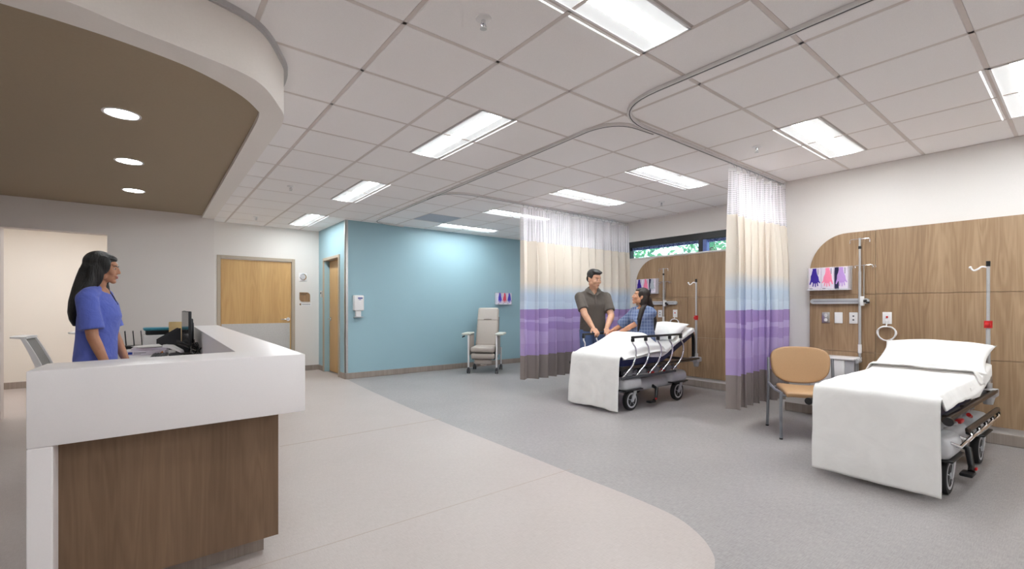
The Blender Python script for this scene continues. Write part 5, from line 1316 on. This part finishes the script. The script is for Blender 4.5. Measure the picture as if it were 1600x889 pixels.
# ------------------------------------------------------------------ visitor
def visitor():
    s = 1.005; px, py = 4.955, 4.40; rz = rad(-33)
    t = thing('person', 'man in a dark grey-brown polo shirt and jeans standing behind the far stretcher', 'person', (px, py, 0.0), rz)
    W = (Matrix.Translation((px, py, 0)) @ Matrix.Rotation(rz, 4, 'Z')).inverted()
    Hm = headm((0.006, -0.055 * s, 1.608 * s), rad(30), rad(13))
    b = B()
    ringz(b, [(0, 0.01, 0.86 * s, 0.165, 0.115, 0), (0, 0.01, 0.96 * s, 0.165, 0.12, 0), (0, 0, 1.10 * s, 0.15, 0.105, 0), (0, -0.005, 1.25 * s, 0.175, 0.118, 0), (0, 0, 1.36 * s, 0.165, 0.09, 0), (0, 0.005, 1.44 * s, 0.075, 0.06, 0)])
    b.cap((0, 0.005, 1.42 * s), (0, -0.03, 1.54 * s), 0.061, 0.058); add_head(b, Hm, 1.07, True); b.ell((0, -0.03, 1.42 * s), (0.045, 0.05, 0.06))
    arms = {}
    rh = W @ Vector((4.655, 4.105, 0.905)); lh = W @ Vector((4.845, 4.03, 0.90))
    for sg, wr, pole in ((-1, rh, (-1.0, 0.35, -0.1)), (1, lh, (1.0, 0.5, 0))):
        sh = Vector((sg * 0.192, 0.0, 1.355 * s)); h = Vector(wr); d = (h - sh).normalized()
        wr2 = h + Vector((0, 0.07, 0.035)) * (1 if sg < 0 else 1)
        el, w = ik(sh, wr2, 0.30, 0.255, pole); arms[sg] = (sh, el, w)
        b.ell(sh, (0.062, 0.06, 0.06)); b.cap(sh, el, 0.054, 0.046); b.cap(el, el.lerp(w, 0.3), 0.045, 0.046); b.cap(el.lerp(w, 0.3), w, 0.046, 0.029)
        fd = (h - w) + Vector((0.03 * -sg, -0.04, -0.035))
        hand(b, w, fd, (sg * 0.15, -0.35, 1), sg, 0.55 if sg < 0 else 0.4, 1.04)
    for sg in (-1, 1):
        b.cap((sg * 0.09, 0.01, 0.88 * s), (sg * 0.10, -0.01, 0.50 * s), 0.09, 0.062); b.cap((sg * 0.10, -0.01, 0.50 * s), (sg * 0.10, 0.02, 0.09), 0.06, 0.04); b.ell((sg * 0.105, -0.05, 0.042), (0.045, 0.125, 0.036))
    b.blob('body', 'skin_b', t, 0.0048, 2); face(t, Hm, 1.07, 'lip_m', 'hair_black')
    b = B()
    ringz(b, [(0, 0.008, 0.875 * s, 0.188, 0.140, 0), (0, 0.008, 0.93 * s, 0.186, 0.140, 0), (0, 0.002, 1.10 * s, 0.178, 0.132, 0), (0, -0.004, 1.25 * s, 0.198, 0.138, 0), (0, 0.0, 1.34 * s, 0.190, 0.112, 0), (0, 0.004, 1.395 * s, 0.150, 0.085, 0), (0, 0.004, 1.445 * s, 0.096, 0.074, 0.01), (0, 0.004, 1.478 * s, 0.070, 0.068, 0.11)])
    for sg in (-1, 1):
        sh, el, w = arms[sg]; d = (el - sh).normalized(); b.cap((sg * 0.045, 0.006, 1.432 * s), (sg * 0.150, 0.006, 1.372 * s), 0.046, 0.060); b.cap(sh + Vector((-sg * 0.003, 0, 0)), sh + d * 0.14, 0.076, 0.071, 24); b.cyl(sh + d * 0.08, sh + d * 0.225, 0.068, 0.073, 24)
    sh_ = b.blob('polo_shirt', 'polo', t, 0.0075, 4)
    b = B()
    for sg in (-1, 1):
        b.loft([[(sg * 0.012, -0.125, 1.385 * s), (sg * 0.03, -0.135, 1.385 * s), (sg * 0.03, -0.125, 1.395 * s), (sg * 0.012, -0.115, 1.395 * s)], [(sg * 0.05, -0.088, 1.445 * s), (sg * 0.098, -0.092, 1.420 * s), (sg * 0.098, -0.08, 1.432 * s), (sg * 0.05, -0.076, 1.455 * s)],
                [(sg * 0.076, -0.01, 1.495 * s), (sg * 0.118, -0.005, 1.452 * s), (sg * 0.112, 0.0, 1.465 * s), (sg * 0.068, 0.0, 1.50 * s)], [(sg * 0.04, 0.068, 1.51 * s), (sg * 0.055, 0.10, 1.465 * s), (sg * 0.05, 0.088, 1.475 * s), (sg * 0.036, 0.06, 1.512 * s)], [(0, 0.078, 1.512 * s), (0, 0.108, 1.465 * s), (0, 0.096, 1.475 * s), (0, 0.07, 1.515 * s)]])
    b.auto('collar', 'polo', sh_, 60)
    b = B(); b.box((-0.012, -0.143, 1.27 * s), (0.012, -0.136, 1.385 * s), 0.003, 1); b.auto('placket', 'polo', sh_)
    b = B()
    ringz(b, [(0, 0.01, 0.84 * s, 0.178, 0.128, 0), (0, 0.01, 0.93 * s, 0.172, 0.126, 0), (0, 0.01, 0.99 * s, 0.165, 0.12, 0)])
    for sg in (-1, 1): b.cyl((sg * 0.092, 0.01, 0.90 * s), (sg * 0.10, -0.008, 0.50 * s), 0.103, 0.078, 22); b.cyl((sg * 0.10, -0.008, 0.52 * s), (sg * 0.10, 0.015, 0.06), 0.079, 0.066, 22)
    b.blob('jeans', 'jeans', t, 0.009, 3)
    for sg in (-1, 1):
        b = B(); b.ell((sg * 0.105, -0.05, 0.048), (0.05, 0.14, 0.047)); b.box((sg * 0.105 - 0.048, -0.185, 0.0), (sg * 0.105 + 0.048, 0.075, 0.022), 0.01, 2); b.auto('shoe', 'black', t)
    b = B()
    def E(c, r, rx=0.0):
        m = Hm @ Matrix.Translation(Vector(c) * 1.07) @ Matrix.Rotation(rx, 4, 'X'); b.ell(m.to_translation(), [q * 1.07 for q in r], m.to_3x3(), 20, 14)
    E((0, 0.030, 0.055), (0.081, 0.094, 0.078)); E((0, -0.025, 0.098), (0.064, 0.066, 0.034), rad(10)); E((0, 0.07, 0.0), (0.068, 0.045, 0.06)); E((0.01, -0.06, 0.098), (0.05, 0.03, 0.02))
    for k in (-1, 1): E((k * 0.068, 0.01, 0.038), (0.014, 0.038, 0.04))
    b.blob('short_hair', 'hair_black', t, 0.006, 2)
visitor()

# ------------------------------------------------------------------ patient
def patient():
    s = 0.90; px, py = 5.145, 3.71; rz = rad(-97); dz = -0.075
    t = thing('person', 'woman in a blue plaid gown with long dark hair sitting up on the far stretcher', 'person', (px, py, 0.64), rz)
    o = -0.64 + dz
    W = (Matrix.Translation((px, py, 0.64)) @ Matrix.Rotation(rz, 4, 'Z')).inverted()
    Z = lambda z: z * s + o
    Hm = headm((0.0, -0.03, Z(1.598)), rad(-38), rad(-10))
    b = B()
    ringz(b, [(0, 0.02, Z(0.80), 0.12, 0.10, 0), (0, 0.02, Z(0.86), 0.160, 0.125, 0), (0, 0.02, Z(0.95), 0.155, 0.115, 0), (0, 0.01, Z(1.08), 0.122, 0.09, 0), (0, 0.0, Z(1.26), 0.14, 0.108, 0), (0, 0.01, Z(1.38), 0.138, 0.082, 0), (0, 0.012, Z(1.44), 0.07, 0.058, 0)])
    b.cap((0, 0.012, Z(1.40)), (0, -0.008, Z(1.53)), 0.049, 0.046); add_head(b, Hm, 0.97); b.ell((0, -0.02, Z(1.395)), (0.052, 0.048, 0.055))
    arms = {}
    hc = W @ Vector((4.80, 3.965, 0.895))
    for sg, off, pole in ((1, Vector((0.03, 0.035, -0.012)), (0.75, 0.35, -0.75)), (-1, Vector((-0.02, 0.03, 0.012)), (-0.8, 0.4, -0.5))):
        sh = Vector((sg * 0.160, 0.015, Z(1.352))); h = hc + off; d = (h - sh)
        wr = h + Vector((sg * 0.035, 0.065, -0.005)); el, w = ik(sh, wr, 0.262, 0.225, pole); arms[sg] = (sh, el, w)
        b.ell(sh, (0.05, 0.048, 0.048)); b.cap(sh, el, 0.043, 0.036); b.cap(el, el.lerp(w, 0.35), 0.036, 0.035); b.cap(el.lerp(w, 0.35), w, 0.035, 0.024)
        hand(b, w, h - w + Vector((-sg * 0.03, -0.03, 0)), (sg * 0.5, -0.2, 0.9), sg, 0.45, 0.92)
    for sg in (-1, 1):
        k = Vector((sg * 0.09, -0.40, Z(0.98) - 0.03)); hp = Vector((sg * 0.085, -0.02, Z(0.87))); an = Vector((sg * 0.085, -0.66, Z(0.83) - 0.035))
        b.cap(hp, k, 0.08, 0.058); b.cap(k, an, 0.055, 0.038); b.ell(an + Vector((0, -0.02, 0.02)), (0.036, 0.04, 0.05))
    b.blob('body', 'skin_c', t, 0.0048, 2); face(t, Hm, 0.97, 'lip', 'hair_brown', 0.006)
    b = B()
    ringz(b, [(0, -0.01, Z(0.815), 0.17, 0.15, 0), (0, 0.0, Z(0.88), 0.19, 0.17, 0), (0, 0.012, Z(0.98), 0.178, 0.15, 0), (0, 0.006, Z(1.12), 0.165, 0.135, 0), (0, -0.006, Z(1.26), 0.170, 0.14, 0), (0, 0.004, Z(1.36), 0.165, 0.115, 0), (0, 0.010, Z(1.415), 0.125, 0.085, 0), (0, 0.012, Z(1.445), 0.066, 0.062, 0.045)])
    for sg in (-1, 1):
        sh, el, w = arms[sg]; d = (el - sh).normalized(); b.cap((sg * 0.045, 0.006, Z(1.425)), (sg * 0.145, 0.006, Z(1.38)), 0.046, 0.058); b.cap(sh + Vector((-sg * 0.003, 0, 0)), sh + d * 0.13, 0.065, 0.065, 24); b.cyl(sh + d * 0.08, sh + d * 0.245, 0.064, 0.082, 24)
        b.cap((sg * 0.09, -0.02, Z(0.90)), (sg * 0.09, -0.20, Z(0.935)), 0.105, 0.085)
    gw = b.blob('patient_gown', 'plaid', t, 0.0075, 4)
    b = B(); b.tube([(0.066 * math.cos(a), 0.012 + 0.064 * math.sin(a) - 0.012 * max(0, -math.sin(a)), Z(1.447) - 0.05 * max(0, -math.sin(a)) ** 3) for a in [2 * PI * k / 24 for k in range(24)]], 0.006, 8, closed=True); b.auto('neck_binding', 'white', gw)
    b = B()
    def E(c, r, rx=0.0):
        m = Hm @ Matrix.Translation(Vector(c)) @ Matrix.Rotation(rx, 4, 'X'); b.ell(m.to_translation(), r, m.to_3x3(), 20, 14)
    E((0, 0.030, 0.040), (0.080, 0.094, 0.084)); E((0, -0.014, 0.082), (0.060, 0.062, 0.030), rad(14)); E((0, 0.055, -0.03), (0.080, 0.074, 0.10))
    for k in (-1, 1): E((k * 0.064, 0.004, 0.03), (0.018, 0.045, 0.055)); E((k * 0.064, 0.045, -0.05), (0.024, 0.045, 0.09))
    c = Hm.to_translation()
    b.cap((0.02, 0.06, c.z - 0.06), (0.045, 0.125, Z(1.36)), 0.075, 0.06); b.cap((0.045, 0.125, Z(1.36)), (0.06, 0.15, Z(1.22)), 0.06, 0.048); b.cap((0.06, 0.15, Z(1.22)), (0.065, 0.155, Z(1.10)), 0.048, 0.018)
    # the lock brought forward over the shoulder
    b.cap((0.055, 0.03, c.z - 0.08), (0.080, -0.088, Z(1.40)), 0.030, 0.034); b.cap((0.080, -0.088, Z(1.40)), (0.088, -0.138, Z(1.27)), 0.034, 0.032); b.cap((0.088, -0.138, Z(1.27)), (0.085, -0.158, Z(1.10)), 0.032, 0.012)
    b.blob('long_hair', 'hair_brown', t, 0.006, 3)
patient()
# ================================================================== outside the high window
def tree(x, y, h, r, label, seed):
    t = thing('tree', label, 'tree', (x, y, -0.2), 0, 'trees outside the window'); rr = random.Random(seed)
    b = B(); b.tube(bez([(0, 0, 0), (0.05, 0.03, h * 0.4), (-0.03, 0.05, h * 0.8)], 5), 0.09, 10); b.auto('trunk', 'bark', t)
    b = B()
    for k in range(1500):
        a, e, q = rr.uniform(0, 2 * PI), rr.uniform(-1, 1), rr.random() ** 0.4
        c = Vector((r * q * math.cos(a) * math.sqrt(1 - e * e), r * q * math.sin(a) * math.sqrt(1 - e * e), h * 0.72 + r * 1.15 * q * e))
        d = Vector((rr.gauss(0, 1), rr.gauss(0, 1), rr.gauss(0, 0.6))).normalized(); n = Vector((rr.gauss(0, 1), rr.gauss(0, 1), rr.gauss(0, 1))).normalized().cross(d); L = rr.uniform(0.10, 0.2)
        vs = [b.bm.verts.new(c + d * (L * p) + n * (L * q2)) for p, q2 in ((-0.5, 0), (-0.1, 0.22), (0.5, 0), (-0.1, -0.22))]
        b.bm.faces.new(vs)
    b.make('crown', 'leaf', t, recalc=False)
for k, (x, y, h, r) in enumerate(((9.6, 5.1, 4.0, 0.95), (9.7, 7.3, 4.2, 0.95), (9.6, 9.6, 3.9, 0.95), (9.6, 2.9, 4.2, 0.95))):
    tree(x, y, h, r, ['green tree outside, showing left of the window mullion', 'green tree outside, left part of the high window', 'green tree outside behind the far curtain', 'green tree outside, right of the window mullion'][k], k + 1)
t = tag(B().box((6.655, 2.57, 2.205), (6.665, 6.13, 2.25)).make('window_shade', 'shade'), 'blue woven shade pulled up to the top of the high window', 'window shade')

wd = bpy.data.worlds.new('world'); SC.world = wd; wd.use_nodes = True
nt = wd.node_tree; bg = nt.nodes['Background']
bg.inputs['Color'].default_value = (0.70, 0.86, 1.0, 1); bg.inputs['Strength'].default_value = 1.6
sun = bpy.data.lights.new('sun', 'SUN'); sun.energy = 3.0; sun.angle = 0.02; so = bpy.data.objects.new('sun', sun); COL.objects.link(so); so.rotation_euler = (rad(40), 0, rad(150))

# ================================================================== camera
cam = bpy.data.cameras.new('camera'); co = bpy.data.objects.new('camera', cam); COL.objects.link(co)
co.location = (0, 0, 1.22); co.rotation_euler = (rad(90), 0, rad(-38.4))
cam.sensor_width = 36.0; cam.sensor_fit = 'HORIZONTAL'; cam.lens = 717.0 / 1600 * 36.0
cam.shift_y = (480 - 444.5) / 1600.0
cam.clip_start = 0.05; cam.clip_end = 100
SC.camera = co
vs = SC.view_settings
vs.view_transform = 'Standard'; vs.look = 'None'; vs.gamma = 1.0; vs.use_curve_mapping = False
vs.exposure = 0.98
SC.cycles.max_bounces = 14; SC.cycles.diffuse_bounces = 12; SC.cycles.transparent_max_bounces = 16
SC.cycles.use_denoising = True
